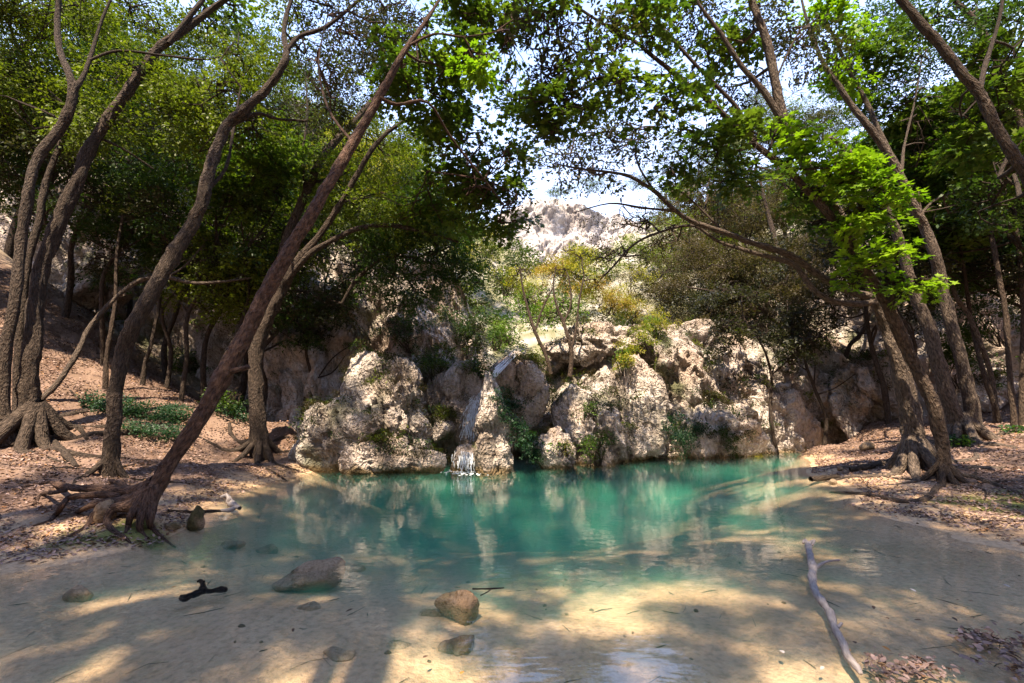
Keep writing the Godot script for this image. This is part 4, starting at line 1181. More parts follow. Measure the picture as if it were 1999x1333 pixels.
func build_far_trees() -> void:
	# x, distance, height, lean, thickness, tones, spread, label
	var list := [
		[-17.0, 13.0, 11.0, Vector3(2.5, 0, 0), 0.16, "deep", "olive", 3.4, "tall dark tree high on the left slope at the picture's edge"],
		[-20.0, 17.0, 10.0, Vector3(2, 0, 0), 0.16, "olive", "deep", 3.6, "leafy tree above the left cliff's outer end"],
		[-15.5, 21.0, 9.5, Vector3(1, 0, 0), 0.15, "olive", "deep", 3.4, "tree on the cliff top above the furrowed pillar"],
		[-11.5, 20.0, 8.5, Vector3(1, 0, 0), 0.14, "olive", "green", 3.2, "broad green tree on the cliff top behind the bank's dark tree"],
		[-8.4, 18.6, 7.5, Vector3(1, 0, 0), 0.13, "green", "olive", 2.9, "bright green tree on the cliff top behind the leaning tree"],
		[-5.6, 17.4, 6.0, Vector3(0.6, 0, 0), 0.12, "olive", "yellow", 2.5, "yellow green tree on the rock left of the gully"],
		[-3.2, 17.4, 5.0, Vector3(0.4, 0, 0), 0.11, "deep", "olive", 2.1, "dark green tree crowning the rock above the waterfall"],
		[-7.5, 24.0, 8.0, Vector3(0, 0, 0), 0.14, "olive", "dusk", 3.2, "hillside tree far behind the leaning tree"],
		[-13.0, 27.0, 8.0, Vector3(0, 0, 0), 0.15, "olive", "deep", 3.6, "hillside tree far behind the left cliff"],
		[-22.0, 25.0, 9.0, Vector3(0, 0, 0), 0.16, "deep", "olive", 4.0, "hillside tree at the far upper left"],
		[-3.5, 26.0, 5.0, Vector3(0, 0, 0), 0.11, "olive", "yellow", 2.3, "small hillside tree left of the pale crag"],
		[9.4, 19.5, 4.0, Vector3(-0.6, 0, 0), 0.13, "brown", "dusk", 2.8, "brownish tree on the right rock wall behind the sweeping limbs"],
		[11.4, 20.5, 6.0, Vector3(-0.6, 0, 0), 0.13, "brown", "olive", 2.9, "brown green tree on the right wall behind the twisted tree"],
		[14.5, 22.0, 8.0, Vector3(-0.6, 0, 0), 0.14, "dusk", "deep", 3.2, "dark tree on the right wall behind the stout fluted tree"],
		[18.5, 21.0, 9.0, Vector3(-1, 0, 0), 0.15, "green", "deep", 3.5, "green tree above the right wall behind the twin trunked tree"],
		[19.0, 15.0, 10.0, Vector3(-2, 0, 0), 0.16, "green", "deep", 3.4, "leafy tree on the right slope near the picture's edge"],
		[16.0, 13.5, 8.0, Vector3(-1, 0, 0), 0.13, "deep", "green", 2.6, "dense dark tree right behind the straight thin stem"],
		[24.0, 20.0, 10.0, Vector3(-1, 0, 0), 0.16, "deep", "green", 4.0, "hillside tree at the far upper right"],
		[13.0, 29.0, 6.5, Vector3(0, 0, 0), 0.13, "olive", "dusk", 2.8, "hillside tree right of the pale crag"],
		[20.0, 30.0, 8.0, Vector3(0, 0, 0), 0.15, "dusk", "olive", 3.6, "far dusky tree showing against the sky on the right"]]
	list.append_array([
		[-14.5, 14.2, 7.5, Vector3(1.5, 0, 0), 0.1, "olive", "deep", 2.4, "understory tree on the left slope beneath the left cliff"],
		[-11.6, 15.0, 7.0, Vector3(1.2, 0, 0), 0.09, "deep", "olive", 2.3, "understory tree in front of the left cliff's middle"],
		[-9.6, 14.0, 6.5, Vector3(1.0, 0, 0), 0.09, "olive", "green", 2.2, "understory tree behind the bank's dark tree"],
		[-7.4, 13.2, 6.0, Vector3(1.0, 0, 0), 0.08, "olive", "deep", 2.0, "understory tree behind the leaning tree's middle"],
		[-16.5, 10.5, 9.0, Vector3(1.5, 0, 0), 0.12, "deep", "olive", 2.8, "tree behind the massive old tree at the left edge"],
		[14.0, 11.5, 8.5, Vector3(-1.5, 0, 0), 0.11, "green", "deep", 2.6, "tree between the twin trunked tree and the right edge"],
		[12.5, 15.0, 7.0, Vector3(-0.6, 0, 0), 0.1, "dusk", "brown", 2.2, "brown leafed tree before the dark hollowed rock"]])
	for e in list:
		grown_tree("hillside_tree", e[8], "trees on the slopes round the pool", "bark_dark", e[0], e[1], e[2], e[3], e[4], e[5], e[6], e[7], 19, 0.44, 0.48, 1.2)
	var stems := [
		[-13.2, 11.6, 7.5, 1.2, "thin dark stem behind the massive old tree's right side"], [-11.6, 12.6, 8.0, 1.0, "thin dark stem high on the leaf slope, above the ivy bank"], [-10.2, 13.2, 7.0, 0.6, "wispy stem between two others on the leaf slope"],
		[-9.0, 12.2, 7.5, 1.4, "thin dark stem leaning right above the ivy bank's end"], [-7.6, 12.0, 6.5, 0.8, "thin dark stem left of the upright rooted tree"], [-14.5, 9.6, 8.5, 1.0, "thin dark stem cut by the left edge"],
		[-6.2, 13.6, 6.0, 0.9, "wispy stem behind the pair of leaning stems"], [12.2, 13.6, 7.5, -0.8, "thin dark stem behind the stout fluted tree's right side"], [13.4, 12.4, 8.0, -1.0, "thin dark stem seen between the twin trunks and the bent stem"],
		[10.4, 15.2, 6.5, -0.5, "wispy stem before the right wall, right of the twisted tree"], [15.0, 12.0, 8.0, -1.2, "thin dark stem on the right slope behind the straight stem"], [8.8, 15.0, 6.0, -0.8, "wispy stem before the right wall, left of the twisted tree"]]
	for e in stems:
		grown_tree("thin_tree", e[4], "thin dark stems on both slopes", "bark_dark", e[0], e[1], e[2], Vector3(e[3], 0, 0), 0.065, "deep" if e[0] < 0 else "dusk", "dusk", 1.5, 9, 0.45, 0.45, 1.1)
	# trees beside and behind the viewpoint, whose crowns throw the dappled shade
	var near := [
		[-9.5, -4.5, 16.0, Vector3(2.0, 0, -1.0), 0.24, "olive", "green", 3.8, "tall tree behind the viewpoint, farthest to the left"],
		[-8.6, 1.0, 15.5, Vector3(2.4, 0, -0.8), 0.24, "olive", "deep", 3.8, "tall tree beside the viewpoint on the left bank"],
		[-4.6, -5.0, 16.0, Vector3(0.5, 0, -1.5), 0.24, "green", "olive", 3.8, "tall tree behind the viewpoint left of the tallest one"],
		[-2.6, -2.6, 16.5, Vector3(-0.6, 0, -2.4), 0.24, "olive", "deep", 3.8, "tallest tree behind the viewpoint"],
		[1.2, -5.4, 16.0, Vector3(0.4, 0, -1.2), 0.24, "olive", "green", 3.8, "tall tree behind the viewpoint right of the tallest one"],
		[3.6, -2.4, 16.0, Vector3(-0.6, 0, -1.4), 0.24, "green", "olive", 3.8, "tall tree behind the viewpoint on the right"],
		[9.6, -2.6, 15.5, Vector3(-1.2, 0, -0.5), 0.24, "green", "deep", 3.8, "tall tree beside the viewpoint on the right bank"]]
	for e in near:
		grown_tree("shade_tree", e[8], "trees round the viewpoint", "bark_brown", e[0], e[1], e[2], e[3], e[4], e[5], e[6], e[7], 75, 0.65, 0.78, 0.8, 0.085)
	# the wood that closes the valley behind the viewpoint
	var names := ["first", "second", "third", "fourth", "fifth", "sixth", "seventh", "eighth", "ninth"]
	for k in 9:
		var a := lerpf(-1.35, 1.35, k / 8.0)
		grown_tree("valley_tree", "valley tree behind the viewpoint, %s from the left bank" % names[k], "trees closing the valley behind the viewpoint", "bark_dark", sin(a) * 17.0, -cos(a) * 15.0, 12.0, Vector3.ZERO, 0.2, "deep", "olive", 4.2, 16, 0.45, 0.15, 1.8)

func shrub(called: String, label: String, c: Vector3, r: Vector3, density: float, tones: Array, size := 0.8, group := "shrubs on the rocks") -> void:
	var root := base(called, c - Vector3(0, r.y, 0))
	tag(root, label, "shrub", group)
	var g := Geo.new()
	var cr := Crown.new()
	var centre := Vector3(0, r.y, 0)
	for k in 9:
		var dir := Vector3(rng.randfn(), absf(rng.randfn()) * 0.8, rng.randfn()).normalized()
		twig(g, Vector3(rng.randfn() * 0.08, -0.15, rng.randfn() * 0.08), centre + dir * r * 0.9, 0.016, 0.004, 5, 0.2)
	put("stems", g.mesh(), M.bark_brown, root, "stuff")
	for k in tones.size():
		fill_blob(cr, tones[k], centre + Vector3(rng.randfn(), rng.randfn() * 0.5, rng.randfn()) * r * 0.25, r * (1.0 if k == 0 else 0.8), density / tones.size(), size)
	crown_nodes(cr, root, "foliage")

func ivy(called: String, label: String, patches: Array, tone := "ivy", density := 1.6) -> void:
	var first := P(patches[0][0], patches[0][1], patches[0][2])
	var root := base(called, first)
	tag(root, label, "ivy" if called.begins_with("ivy") else "plant", "")
	var cr := Crown.new()
	for e in patches:
		var d: float = e[2]
		var on_ground: bool = tone == "ivy" and e[0] < 500
		if on_ground: d = -PT(e[0], e[1] + e[4] * 0.6).z
		var count := int(density * 65.0 * PI * e[3] * e[4] * d * d / FOCAL / FOCAL) + 6
		for k in count:
			var a := rng.randf() * TAU
			var q := sqrt(rng.randf()) * (1.0 + rng.randfn(0, 0.12))
			var px: float = e[0] + cos(a) * q * e[3]
			var py: float = e[1] + sin(a) * q * e[4]
			var dd := rock_d(px, py, d)
			if on_ground or absf(dd - d) > 1.6: dd = d - rng.randf_range(-0.25, 0.15)
			spray_at(cr, tone, P(px, py, dd - rng.randf() * 0.14) - first, Vector3(rng.randfn() * 0.5, -0.4, 0.8), 0.55, 0.9)
	crown_nodes(cr, root, "foliage")

func build_shrubs() -> void:
	# two thin bushy trees on the rock, right of the gully
	traced_tree("small_tree", "thin green and yellow tree on the lit rock, left one of the pair", "", "bark_brown",
		[[[1076, 730, 0, 9], [1064, 690, 0, 8], [1052, 665, 0, 7], [1040, 635, 0, 7], [1030, 600, 0.1, 5], [1020, 560, 0.2, 4], [1015, 520, 0.2, 3]], [[1045, 645, 0, 5], [1060, 600, 0.1, 4], [1080, 560, 0.2, 3]]],
		[[1030, 590, 0.2, 34, 30, 0.55, "fresh"], [1040, 630, 0, 24, 18, 0.4, "fresh"], [1010, 540, 0.3, 26, 24, 0.4, "yellow"]], {"foot": P(1076, 730, 13.3), "no_flare": true})
	traced_tree("small_tree", "thin many stemmed orange crowned tree on the lit rock, right one of the pair", "", "bark_brown",
		[[[1113, 735, 0, 10], [1116, 690, 0, 9], [1108, 655, 0, 8], [1098, 625, 0.1, 7], [1086, 595, 0.1, 5], [1080, 560, 0.2, 4], [1085, 520, 0.2, 3]], [[1115, 680, 0, 6], [1125, 640, 0.1, 5], [1130, 590, 0.2, 4], [1140, 540, 0.3, 3]], [[1100, 630, 0.1, 5], [1115, 590, 0.2, 4], [1110, 540, 0.3, 3]]],
		[[1090, 540, 0.3, 40, 30, 0.7, "orange"], [1130, 540, 0.3, 38, 30, 0.7, "yellow"], [1095, 600, 0.1, 32, 22, 0.6, "fresh"], [1075, 620, 0, 26, 16, 0.5, "fresh"], [1120, 500, 0.3, 34, 20, 0.7, "yellow"], [1165, 560, 0.3, 30, 24, 0.6, "orange"]], {"foot": P(1113, 735, 13.3), "no_flare": true})
	var list := [
		["yellow shrub on the bright crest, left of the orange one", 1190, 580, 15.6, 40, 28, 0.9, ["yellow", "orange"]],
		["orange shrub on the slope over the bright crest", 1235, 600, 15.8, 34, 26, 0.9, ["orange", "yellow"]],
		["lime shrub spilling over the right end of the bright crest", 1275, 630, 15.0, 34, 22, 1.0, ["yellow", "fresh"]],
		["yellow green shrub hanging below the bright crest", 1215, 690, 13.7, 26, 34, 0.8, ["yellow", "fresh"]],
		["olive shrub below the crest's right end", 1255, 655, 14.2, 30, 26, 0.8, ["olive", "yellow"]],
		["light green shrub low on the slope above the gully", 990, 640, 15.4, 38, 26, 0.8, ["fresh", "olive"]],
		["pale green shrub at the top of the upper chute", 965, 655, 14.6, 26, 22, 0.8, ["fresh", "deep"]],
		["grey green shrub on the hillside left of the orange tree", 985, 545, 19.0, 40, 30, 0.8, ["olive", "brown"]],
		["yellow shrub higher on the hillside under the crag", 1120, 490, 22.0, 44, 24, 0.8, ["yellow", "olive"]],
		["brown shrub on the hillside right of the yellow ones", 1230, 540, 20.0, 50, 36, 0.8, ["brown", "yellow"]],
		["olive shrub at the foot of the crag, right side", 1260, 480, 26.0, 50, 32, 0.8, ["olive", "brown"]],
		["green shrub at the foot of the crag, left side", 1010, 500, 26.0, 40, 30, 0.8, ["olive", "deep"]],
		["low olive shrub on the brow of the crag, left", 1085, 372, 46.0, 30, 12, 0.8, ["olive", "deep"]],
		["low dark shrub on the brow of the crag, middle", 1160, 362, 47.0, 40, 14, 0.8, ["deep", "olive"]],
		["low dark shrub on the brow of the crag, right", 1235, 355, 47.0, 40, 18, 0.8, ["deep", "dusk"]],
		["dark shrub hanging on the cliff over the gully", 905, 640, 13.0, 50, 60, 0.8, ["deep", "dusk"]],
		["grey green shrub drooping beside the upper chute", 935, 700, 12.9, 28, 28, 0.8, ["deep", "olive"]],
		["dusky shrub above the dark outcrop", 800, 640, 12.2, 60, 40, 0.7, ["dusk", "deep"]],
		["olive shrub on the dark outcrop's shoulder", 850, 700, 12.0, 38, 34, 0.8, ["deep", "olive"]],
		["small leafy shrub growing at the far shore before the grey slab", 1165, 860, 11.5, 26, 36, 0.6, ["deep", "fresh"]],
		["light green shrub on the rock above the far shore shrub", 1155, 795, 12.2, 24, 20, 0.7, ["fresh", "deep"]],
		["green shrub in the dark corner under the left cliff", 370, 700, 14.0, 40, 30, 0.7, ["deep", "olive"]],
		["pale leafed shrub beside the upright rooted tree", 448, 770, 11.6, 28, 22, 0.8, ["deep", "fresh"]],
		["small fern like tuft under the grey slab at the waterline", 1098, 868, 11.3, 14, 10, 0.9, ["fresh", "yellow"]],
		["green bush at the foot of the twin trunked tree", 1868, 858, 10.3, 16, 14, 0.9, ["ivy", "fresh"]],
		["green sprig at the foot of the straight thin stem", 1985, 842, 10.6, 16, 10, 0.9, ["ivy", "fresh"]],
		["tall dark shrub filling the right slope behind the thin stems", 1940, 600, 14.5, 70, 70, 0.9, ["deep", "ivy"]],
		["dark shrub on the right slope beside the twin trunked tree", 1860, 690, 14.5, 50, 60, 0.7, ["deep", "green"]]]
	for e in list:
		var d: float = e[3]
		if d < 17.0:
			var dd := rock_d(e[1], e[2] + e[5] * 0.6, d)
			if absf(dd - d) < 3.0: d = dd - 0.1
		shrub("shrub", e[0], P(e[1], e[2], d), Vector3(e[4] * d / FOCAL, e[5] * d / FOCAL, e[4] * d / FOCAL * 0.8), e[6], e[7], 0.8 if d < 18 else 1.4)
	ivy("ivy_patch", "long bank of dark ivy along the ledge on the left slope", [[180, 785, 10.6, 26, 20], [225, 795, 10.7, 40, 22], [290, 805, 10.9, 40, 22], [340, 808, 11.1, 34, 20], [260, 838, 10.3, 50, 14], [320, 845, 10.3, 40, 12]], "ivy", 2.6)
	ivy("ivy_patch", "dark ivy hanging down the right side of the rock fin", [[985, 775, 11.0, 22, 20], [1000, 805, 10.95, 24, 24], [1012, 840, 10.85, 18, 24], [1035, 870, 10.8, 22, 22], [1045, 892, 10.75, 16, 12]], "ivy", 2.4)
	ivy("ivy_patch", "dark ivy curtain over the streaked rock at the far shore", [[1318, 830, 12.1, 26, 26], [1335, 865, 12.0, 22, 24], [1360, 835, 12.3, 20, 16]], "ivy", 2.0)
	ivy("ivy_patch", "narrow green trailing plant right of the ivy curtain", [[1412, 840, 12.7, 10, 14], [1425, 865, 12.6, 10, 18], [1436, 888, 12.5, 10, 10]], "deep", 2.0)
	ivy("ivy_patch", "low dark ivy left of the upright rooted tree", [[440, 800, 11.3, 30, 12], [470, 810, 11.2, 20, 10]], "ivy", 2.4)
	ivy("grass_tuft", "bright green tuft at the waterline before the right rocks", [[1480, 893, 13.3, 26, 6]], "yellow", 2.0)

# ------------------------------------------------------------------ stones, wood, leaves
func stone(label: String, px: float, py: float, w: float, h: float, sink: float, seed_: int, o := {}) -> void:
	# px, py: where its lower edge shows; w, h in pixels
	var q := PT(px, py)
	var s := -q.z / FOCAL
	var r := Vector3(w * 0.5 * s * 0.92, h * 0.5 * s * 1.15, w * 0.34 * s)
	q.z -= r.z * 0.7
	q.y = H(q.x, -q.z) + r.y * (1.0 - 2.0 * sink)
	if sink >= 0.25: q.y = minf(q.y, -0.028 - r.y)
	var oo := {"res": 44, "amp": r.x * 0.08, "freq": 0.35 / maxf(r.x, 0.05), "mat": "stone", "tone_scale": 3.0, "group": "stones in and beside the shallows", "planes": 12}
	oo.merge(o, true)
	boulder("stone", label, "stone", q, r, seed_, oo)

func wood(label: String, called: String, pts: Array, m: String, subs: Array, lift := 0.0) -> void:
	var first := PT(pts[0][0], pts[0][1])
	var root := base(called, first)
	tag(root, label, "driftwood")
	var all := [pts]
	all.append_array(subs)
	for k in all.size():
		var path := []
		for e in all[k]:
			var q := PT(e[0], e[1])
			if q.y < 0.0: q = PW(e[0], e[1], -0.02)
			var r: float = e[2] * 0.5 * -q.z / FOCAL
			q.y = maxf(q.y + r * 0.8, lift) + (e[3] if e.size() > 3 else 0.0)
			path.append(v4(q - first, r))
		var g := Geo.new()
		tube(g, catmull(path, 5), 10, 0.45, 0.08, true)
		put("stem" if k == 0 else "side_branch", g.mesh(), M[m], root)

func single_leaf(shape: String) -> ArrayMesh:
	var g := Geo.new()
	add_leaf(g, shape, Basis(Vector3(1, 0, 0), -PI / 2), Vector3.ZERO, 1.0, Color.WHITE)
	return g.mesh()

func dead_tone() -> Color:
	var k := rng.randf()
	if k < 0.5: return Color(0.09, 0.055, 0.042).lerp(Color(0.2, 0.13, 0.105), rng.randf())
	if k < 0.92: return Color(0.20, 0.13, 0.105).lerp(Color(0.32, 0.215, 0.18), rng.randf())
	return Color(0.22, 0.10, 0.04).lerp(Color(0.3, 0.17, 0.08), rng.randf())

func scatter(called: String, where: Array, size: Vector2, shape := "oak") -> void:
	var mm := MultiMesh.new()
	mm.transform_format = MultiMesh.TRANSFORM_3D
	mm.use_colors = true
	mm.mesh = single_leaf(shape)
	mm.instance_count = where.size()
	for k in where.size():
		var b := Basis(Vector3.UP, rng.randf() * TAU) * Basis(Vector3(1, 0, 0), rng.randfn(0, 0.35)) * Basis(Vector3(0, 0, 1), rng.randfn(0, 0.35))
		mm.set_instance_transform(k, Transform3D(b.scaled(Vector3.ONE * rng.randf_range(size.x, size.y)), where[k]))
		mm.set_instance_color(k, dead_tone())
	var o := MultiMeshInstance3D.new()
	o.name = called
	o.multimesh = mm
	o.material_override = M.dead_leaf
	add_child(o)
	tag(o, "", "", "", "stuff")

func build_small_things() -> void:
	stone("largest rounded stone with grey lichened top standing in the shallows", 592, 1158, 128, 44, 0.06, 51, {"res": 70, "moss": 0.8})
	stone("wedge shaped dark stone with pale top in the water, right of the largest stone", 893, 1218, 92, 58, 0.14, 52, {"res": 64, "moss": 0.5})
	stone("submerged pale stone just in front of the wedge shaped stone", 895, 1284, 72, 34, 0.25, 53, {"moss": 0.1})
	stone("pointed mossy stone beside the bare roots", 373, 1042, 50, 42, 0.1, 54, {"taper": 0.55, "moss": 1.5})
	stone("small flat stone between the roots and the pointed stone", 330, 1038, 28, 14, 0.2, 55, {})
	stone("small tan stone alone on the wet sand at the left", 138, 1178, 46, 24, 0.2, 56, {"moss": 0.0})
	stone("low tan stone at the edge of the green water, left of its twin", 445, 1072, 42, 13, 0.3, 57, {"moss": 0.0})
	stone("low tan stone half sunk at the edge of the green water", 518, 1082, 42, 22, 0.35, 58, {"moss": 0.2})
	stone("flat pale stone on the sandy bed below the largest stone", 600, 1196, 46, 16, 0.45, 59, {"moss": 0.0})
	stone("sunk stone lying left against the wedge shaped stone", 838, 1206, 46, 16, 0.45, 60, {"moss": 0.2})
	stone("faint sunken stone at the bottom edge in the middle", 655, 1286, 56, 18, 0.5, 61, {"moss": 0.0})
	stone("faint sunken stone left of the submerged pale stone", 772, 1268, 48, 14, 0.5, 62, {"moss": 0.0})
	stone("squarish pale stone gripped by the bare roots", 190, 1024, 46, 36, 0.15, 63, {"planes": 8, "moss": 0.2})
	stone("grey stone left of the long bare roots at the picture's edge", 20, 968, 44, 34, 0.25, 64, {"moss": 0.3})
	stone("mossy stone on the bank behind the stout fluted tree's left side", 1697, 880, 24, 17, 0.15, 65, {"moss": 1.4})
	stone("small tan stone at the right water's edge", 1630, 946, 20, 12, 0.2, 66, {"moss": 0.0})
	stone("small pale stone sunk in sunlit water behind the largest stone", 695, 1116, 34, 16, 0.35, 67, {"moss": 0.0})
	stone("tiny pale stone on the far right waterline", 1643, 920, 14, 9, 0.2, 68, {"moss": 0.0})
	wood("long pale driftwood branch lying in the shallows at the lower right", "driftwood_branch", [[1578, 1066, 10], [1586, 1110, 13], [1588, 1150, 12], [1606, 1182, 14], [1620, 1202, 14], [1630, 1232, 13], [1646, 1262, 13], [1655, 1288, 13], [1671, 1308, 12], [1680, 1322, 9]], "driftwood",
		[[[1592, 1114, 5], [1612, 1106, 4, 0.02], [1640, 1104, 3, 0.03]], [[1576, 1068, 7], [1572, 1060, 6, 0.01], [1568, 1064, 4]], [[1636, 1232, 6], [1644, 1226, 5, 0.01]], [[1590, 1158, 6], [1582, 1156, 4, 0.01]], [[1580, 1064, 5], [1590, 1060, 4, 0.01], [1586, 1068, 3]]], 0.004)
	wood("short black waterlogged stick on the wet sand left of the largest stone", "driftwood_stick", [[352, 1168, 4], [364, 1169, 9], [374, 1166, 11], [386, 1163, 13], [398, 1158, 11], [410, 1159, 8], [420, 1157, 8], [430, 1156, 12], [438, 1156, 11], [441, 1157, 7]], "wet_wood", [[[402, 1158, 7], [396, 1150, 7, 0.02], [390, 1146, 6, 0.035], [384, 1147, 4, 0.03]], [[388, 1160, 6], [394, 1152, 5, 0.03], [398, 1148, 3, 0.04]], [[374, 1168, 6], [362, 1176, 5], [354, 1176, 4], [350, 1172, 3]]], 0.0)
	wood("forked grey snag poking from the water near the left shore", "driftwood_snag", [[468, 996, 8], [452, 992, 12, 0.03], [444, 988, 12, 0.08], [438, 990, 8, 0.14], [430, 992, 5, 0.14]], "driftwood", [[[448, 990, 8], [446, 992, 6, 0.1], [440, 990, 5, 0.17]], [[456, 996, 8], [446, 1000, 7], [430, 1000, 5]]], 0.01)
	wood("straight thin stick lying in the shallows beside the grey snag", "driftwood_stick", [[328, 1001, 6], [370, 1002, 6], [410, 1001, 6], [446, 1000, 5]], "bark_brown", [], 0.006)
	wood("thin forked twig on the bed beyond the wedge shaped stone", "driftwood_stick", [[922, 1154, 3], [950, 1154, 3], [984, 1152, 2]], "wet_wood", [[[958, 1154, 2], [952, 1160, 2], [938, 1167, 2]]])
	wood("dark log shape standing in for the trunk shadow on the right shore left of the stout fluted tree", "shadow_log", [[1660, 922, 10], [1700, 916, 12], [1730, 908, 12], [1764, 898, 10]], "bark_dark", [], 0.03)  # the fluted tree's cast shadow on the shore, modelled as a dark log
	wood("short dark log shape standing in for a tree shadow at the water's edge nearer than the longer log", "shadow_log", [[1583, 940, 9], [1600, 938, 10], [1640, 936, 8]], "bark_dark", [], 0.03)  # next bar of that tree shadow, likewise added as dark wood
	# fallen leaves over the banks
	var where := []
	var tries := 0
	while where.size() < 120000 and tries < 380000:
		tries += 1
		var x := rng.randf_range(-17, 17)
		var d := rng.randf_range(3.0, 17.5)
		if absf(x) < 3.5: continue
		if absf(x) > d * 1.2 + 1.0: continue
		var y := H(x, d)
		if y < 0.03: continue
		if n_mid.get_noise_2d(x * 0.8, d * 0.8) + rng.randf() * 0.7 < 0.18: continue
		where.append(Vector3(x, y + 0.012, -d))
	scatter("leaf_litter", where, Vector2(0.035, 0.07))
	# leaves drifted together in the shallows at the lower right, and along the right shore
	where = []
	for e in [[1780, 1306, 60, 16, 130], [1720, 1286, 28, 10, 40], [1790, 1288, 24, 8, 40], [1950, 1250, 50, 18, 150], [1900, 1240, 36, 8, 60], [1985, 1300, 20, 24, 70], [1890, 1236, 20, 10, 30], [1910, 1284, 16, 8, 18]]:
		for k in e[4]:
			var q := PW(e[0] + rng.randfn() * e[2] * 0.6, e[1] + rng.randfn() * e[3] * 0.6, 0.005 + rng.randf() * 0.01)
			where.append(q)
	scatter("leaf_raft", where, Vector2(0.03, 0.06))
	where = []
	for k in 420:
		var t := rng.randf()
		var q := PT(lerpf(1640, 1999, t) + rng.randfn() * 10, lerpf(985, 1030, t) + rng.randfn() * 6)
		q.y = maxf(q.y, 0.0) + 0.01
		where.append(q)
	for k in 520:
		var t := rng.randf() * 3.0
		var line := [Vector2(-20, 1050), Vector2(290, 1066), Vector2(400, 985), Vector2(570, 924)]
		var at: Vector2 = line[int(t)].lerp(line[int(t) + 1], t - int(t))
		var q := PT(at.x + rng.randfn() * 14, at.y + rng.randfn() * 5)
		q.y = maxf(q.y, 0.0) + 0.01
		where.append(q)
	scatter("leaf_drift", where, Vector2(0.035, 0.07))
	# bits of twig and small pebbles strewn over the sandy bed
	var tg := Geo.new()
	for k in 130:
		var d := rng.randf_range(2.2, 6.5)
		var x := rng.randf_range(-1.15, 1.15) * d
		var y := H(x, d)
		if y < -0.5: continue
		var a := rng.randf() * TAU
		var len := rng.randf_range(0.02, 0.14)
		var e := Vector3(cos(a), 0, sin(a)) * len
		var m := Vector3(-sin(a), 0.3, cos(a)) * len * rng.randfn(0, 0.12)
		var c := Vector3(x, y + 0.004, -d)
		var r := rng.randf_range(0.0015, 0.004)
		tube(tg, [v4(c - e, r * 0.6), v4(c + m, r), v4(c + e, r * 0.5)], 5)
	tag(put("twig_litter", tg.mesh(), M.wet_wood), "", "", "", "stuff")
	var pg := Geo.new()
	for k in 220:
		var d := rng.randf_range(2.2, 9.0)
		var x := rng.randf_range(-1.15, 1.15) * d
		var y := H(x, d)
		if y < -0.4 or (y < 0.0 and n_mid.get_noise_2d(x * 0.6, d * 0.6) < 0.1): continue
		var r := rng.randf_range(0.006, 0.02) * (2.0 if rng.randf() < 0.08 else 1.0)
		var q := PackedVector3Array()
		var turn := rng.randf() * TAU
		for j in 5:
			for i in 8:
				var a := TAU * (i % 7) / 7.0
				var la := PI * j / 4.0 - PI / 2
				var w := 1.0 + n_fine.get_noise_3d(cos(a) * 0.3 + k, sin(la) * 0.3, sin(a) * 0.3) * 0.5
				q.append(Vector3(x, y + r * 0.25, -d) + Vector3(cos(a) * cos(la) * r * 1.4 * w, sin(la) * r * 0.7 * w, -sin(a) * cos(la) * r * w).rotated(Vector3.UP, turn))
		pg.sheet(q, 8, 5, true)
		var f := rng.randf_range(0.5, 1.1)
		for j in 40: pg.c.append(Color(0.36 * f, 0.3 * f, 0.25 * f))
	tag(put("pebbles", pg.mesh(), M.stone), "", "", "", "stuff")
	# single leaves that can be told apart
	var leaf := single_leaf("oak")
	var spots := [[1735, 1208, "dark brown", ", well clear of it"], [1800, 1210, "small dark"], [1868, 1171, "dark brown", ", farther one"], [1900, 1174, "dark", ", farther one"], [1858, 1204, "long dark brown"], [1900, 1206, "dark brown", ", nearer one"], [1931, 1210, "dark", ", nearer one"], [1662, 1270, "orange"], [1670, 1256, "dark brown", ", near its middle"], [1692, 1278, "brown"], [1720, 1260, "rust orange"], [1710, 1322, "dark"], [1776, 1148, "pale curled", ", nearer to the branch"], [1957, 1140, "pale curled", " near the edge"], [1705, 1182, "small brown"], [826, 1284, "dark brown"], [898, 1316, "rust brown"], [345, 1144, "reddish"], [572, 1226, "small dark"], [690, 1188, "small dark"], [1530, 1275, "grey"], [1608, 1300, "grey"]]
	var by := ["on the sand", "in the shallows", "over the pale bed"]
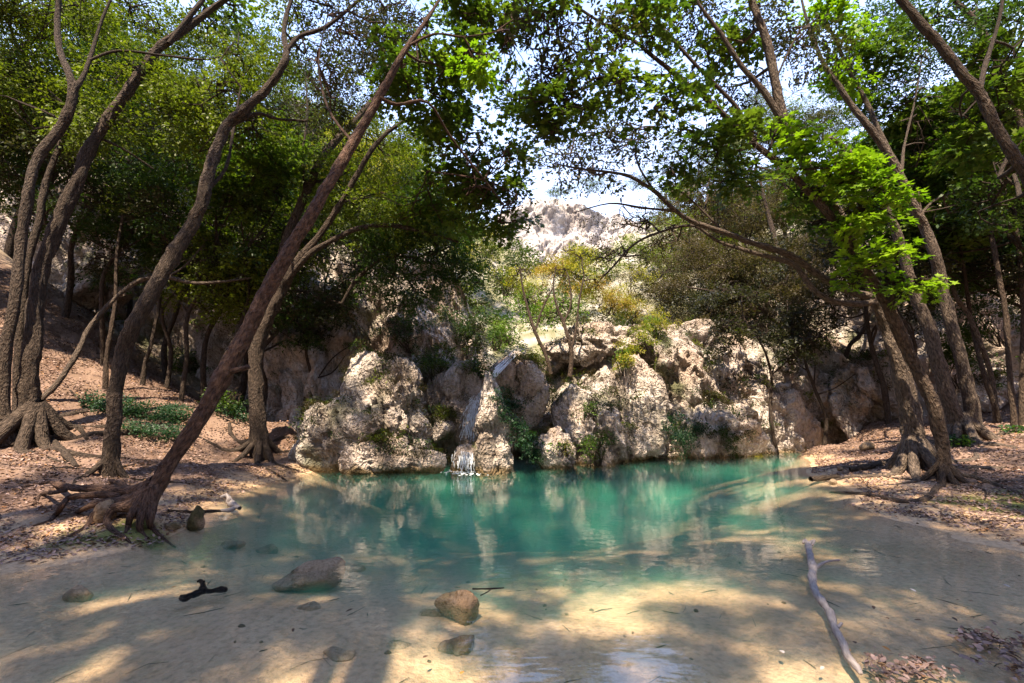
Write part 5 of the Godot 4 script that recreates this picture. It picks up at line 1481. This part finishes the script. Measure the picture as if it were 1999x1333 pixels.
	for k in spots.size():
		var e: Array = spots[k]
		var q := PW(e[0], e[1], 0.006)
		var m: StandardMaterial3D = M.dead_leaf.duplicate()
		m.vertex_color_use_as_albedo = false
		var tone: String = e[2]
		m.albedo_color = lin(0.3, 0.13, 0.03) if tone.contains("orange") or tone.contains("rust") or tone.contains("red") else (lin(0.4, 0.34, 0.3) if tone.contains("pale") or tone.contains("grey") else lin(0.07, 0.04, 0.025))
		var o := put("fallen_leaf", leaf, m)
		o.position = q
		o.basis = Basis(Vector3.UP, rng.randf() * TAU).scaled(Vector3.ONE * rng.randf_range(0.045, 0.062))
		var place := "beside the long driftwood branch" if e[0] > 1600 and e[0] < 1740 else ("out among the dapples at the right" if e[0] >= 1740 else ("near the sunken stones at the bottom" if e[0] < 1000 and e[1] > 1200 else ("near the black stick and largest stone" if e[0] < 1000 else "left of the long driftwood branch")))
		tag(o, "single %s fallen leaf %s%s" % [tone, place, e[3] if e.size() > 3 else ""], "leaf", "single fallen leaves in the shallows")

func build_scrub() -> void:
	var root := base("hillside_scrub")
	tag(root, "", "", "", "stuff")
	var cr := Crown.new()
	var kinds := ["olive", "brown", "deep", "olive", "yellow", "dusk"]
	for k in 760:
		var d := rng.randf_range(17.5, 70.0)
		var x := rng.randf_range(-1.1, 1.1) * (d + 6.0)
		if d > 42.0 and absf(x - 6.0) < 11.0: continue
		var s := (0.5 + d * 0.022) * rng.randf_range(0.7, 1.3)
		var c := Vector3(x, H(x, d) + s * 0.5, -d)
		fill_blob(cr, kinds[rng.randi() % kinds.size()], c, Vector3(s, s * 0.75, s), 0.35, 1.3 + d * 0.03)
	var tufts := Crown.new()
	var small := ["brown", "olive", "deep", "brown", "dusk", "brown"]
	for k in 3600:
		var q: Vector3 = rock_spots[rng.randi() % rock_spots.size()]
		if n_mid.get_noise_3d(q.x * 0.6, q.y * 0.6, q.z * 0.6) < -0.05: continue
		var tone: String = small[rng.randi() % small.size()]
		for j in 3:
			spray_at(tufts, tone, q + Vector3(rng.randfn(), absf(rng.randfn()), rng.randfn()) * 0.1, Vector3(rng.randfn(), 0.8, 0.6), rng.randf_range(0.4, 0.75) * (1.25 if q.x > 3.0 else 1.0), 1.0)
	var rp := base("rock_plants")
	tag(rp, "", "", "", "stuff")
	crown_nodes(tufts, rp, "foliage")
	var n := 0
	for kk in cr.xf: n += cr.xf[kk].size()
	print("scrub sprays ", n)
	crown_nodes(cr, root, "foliage")
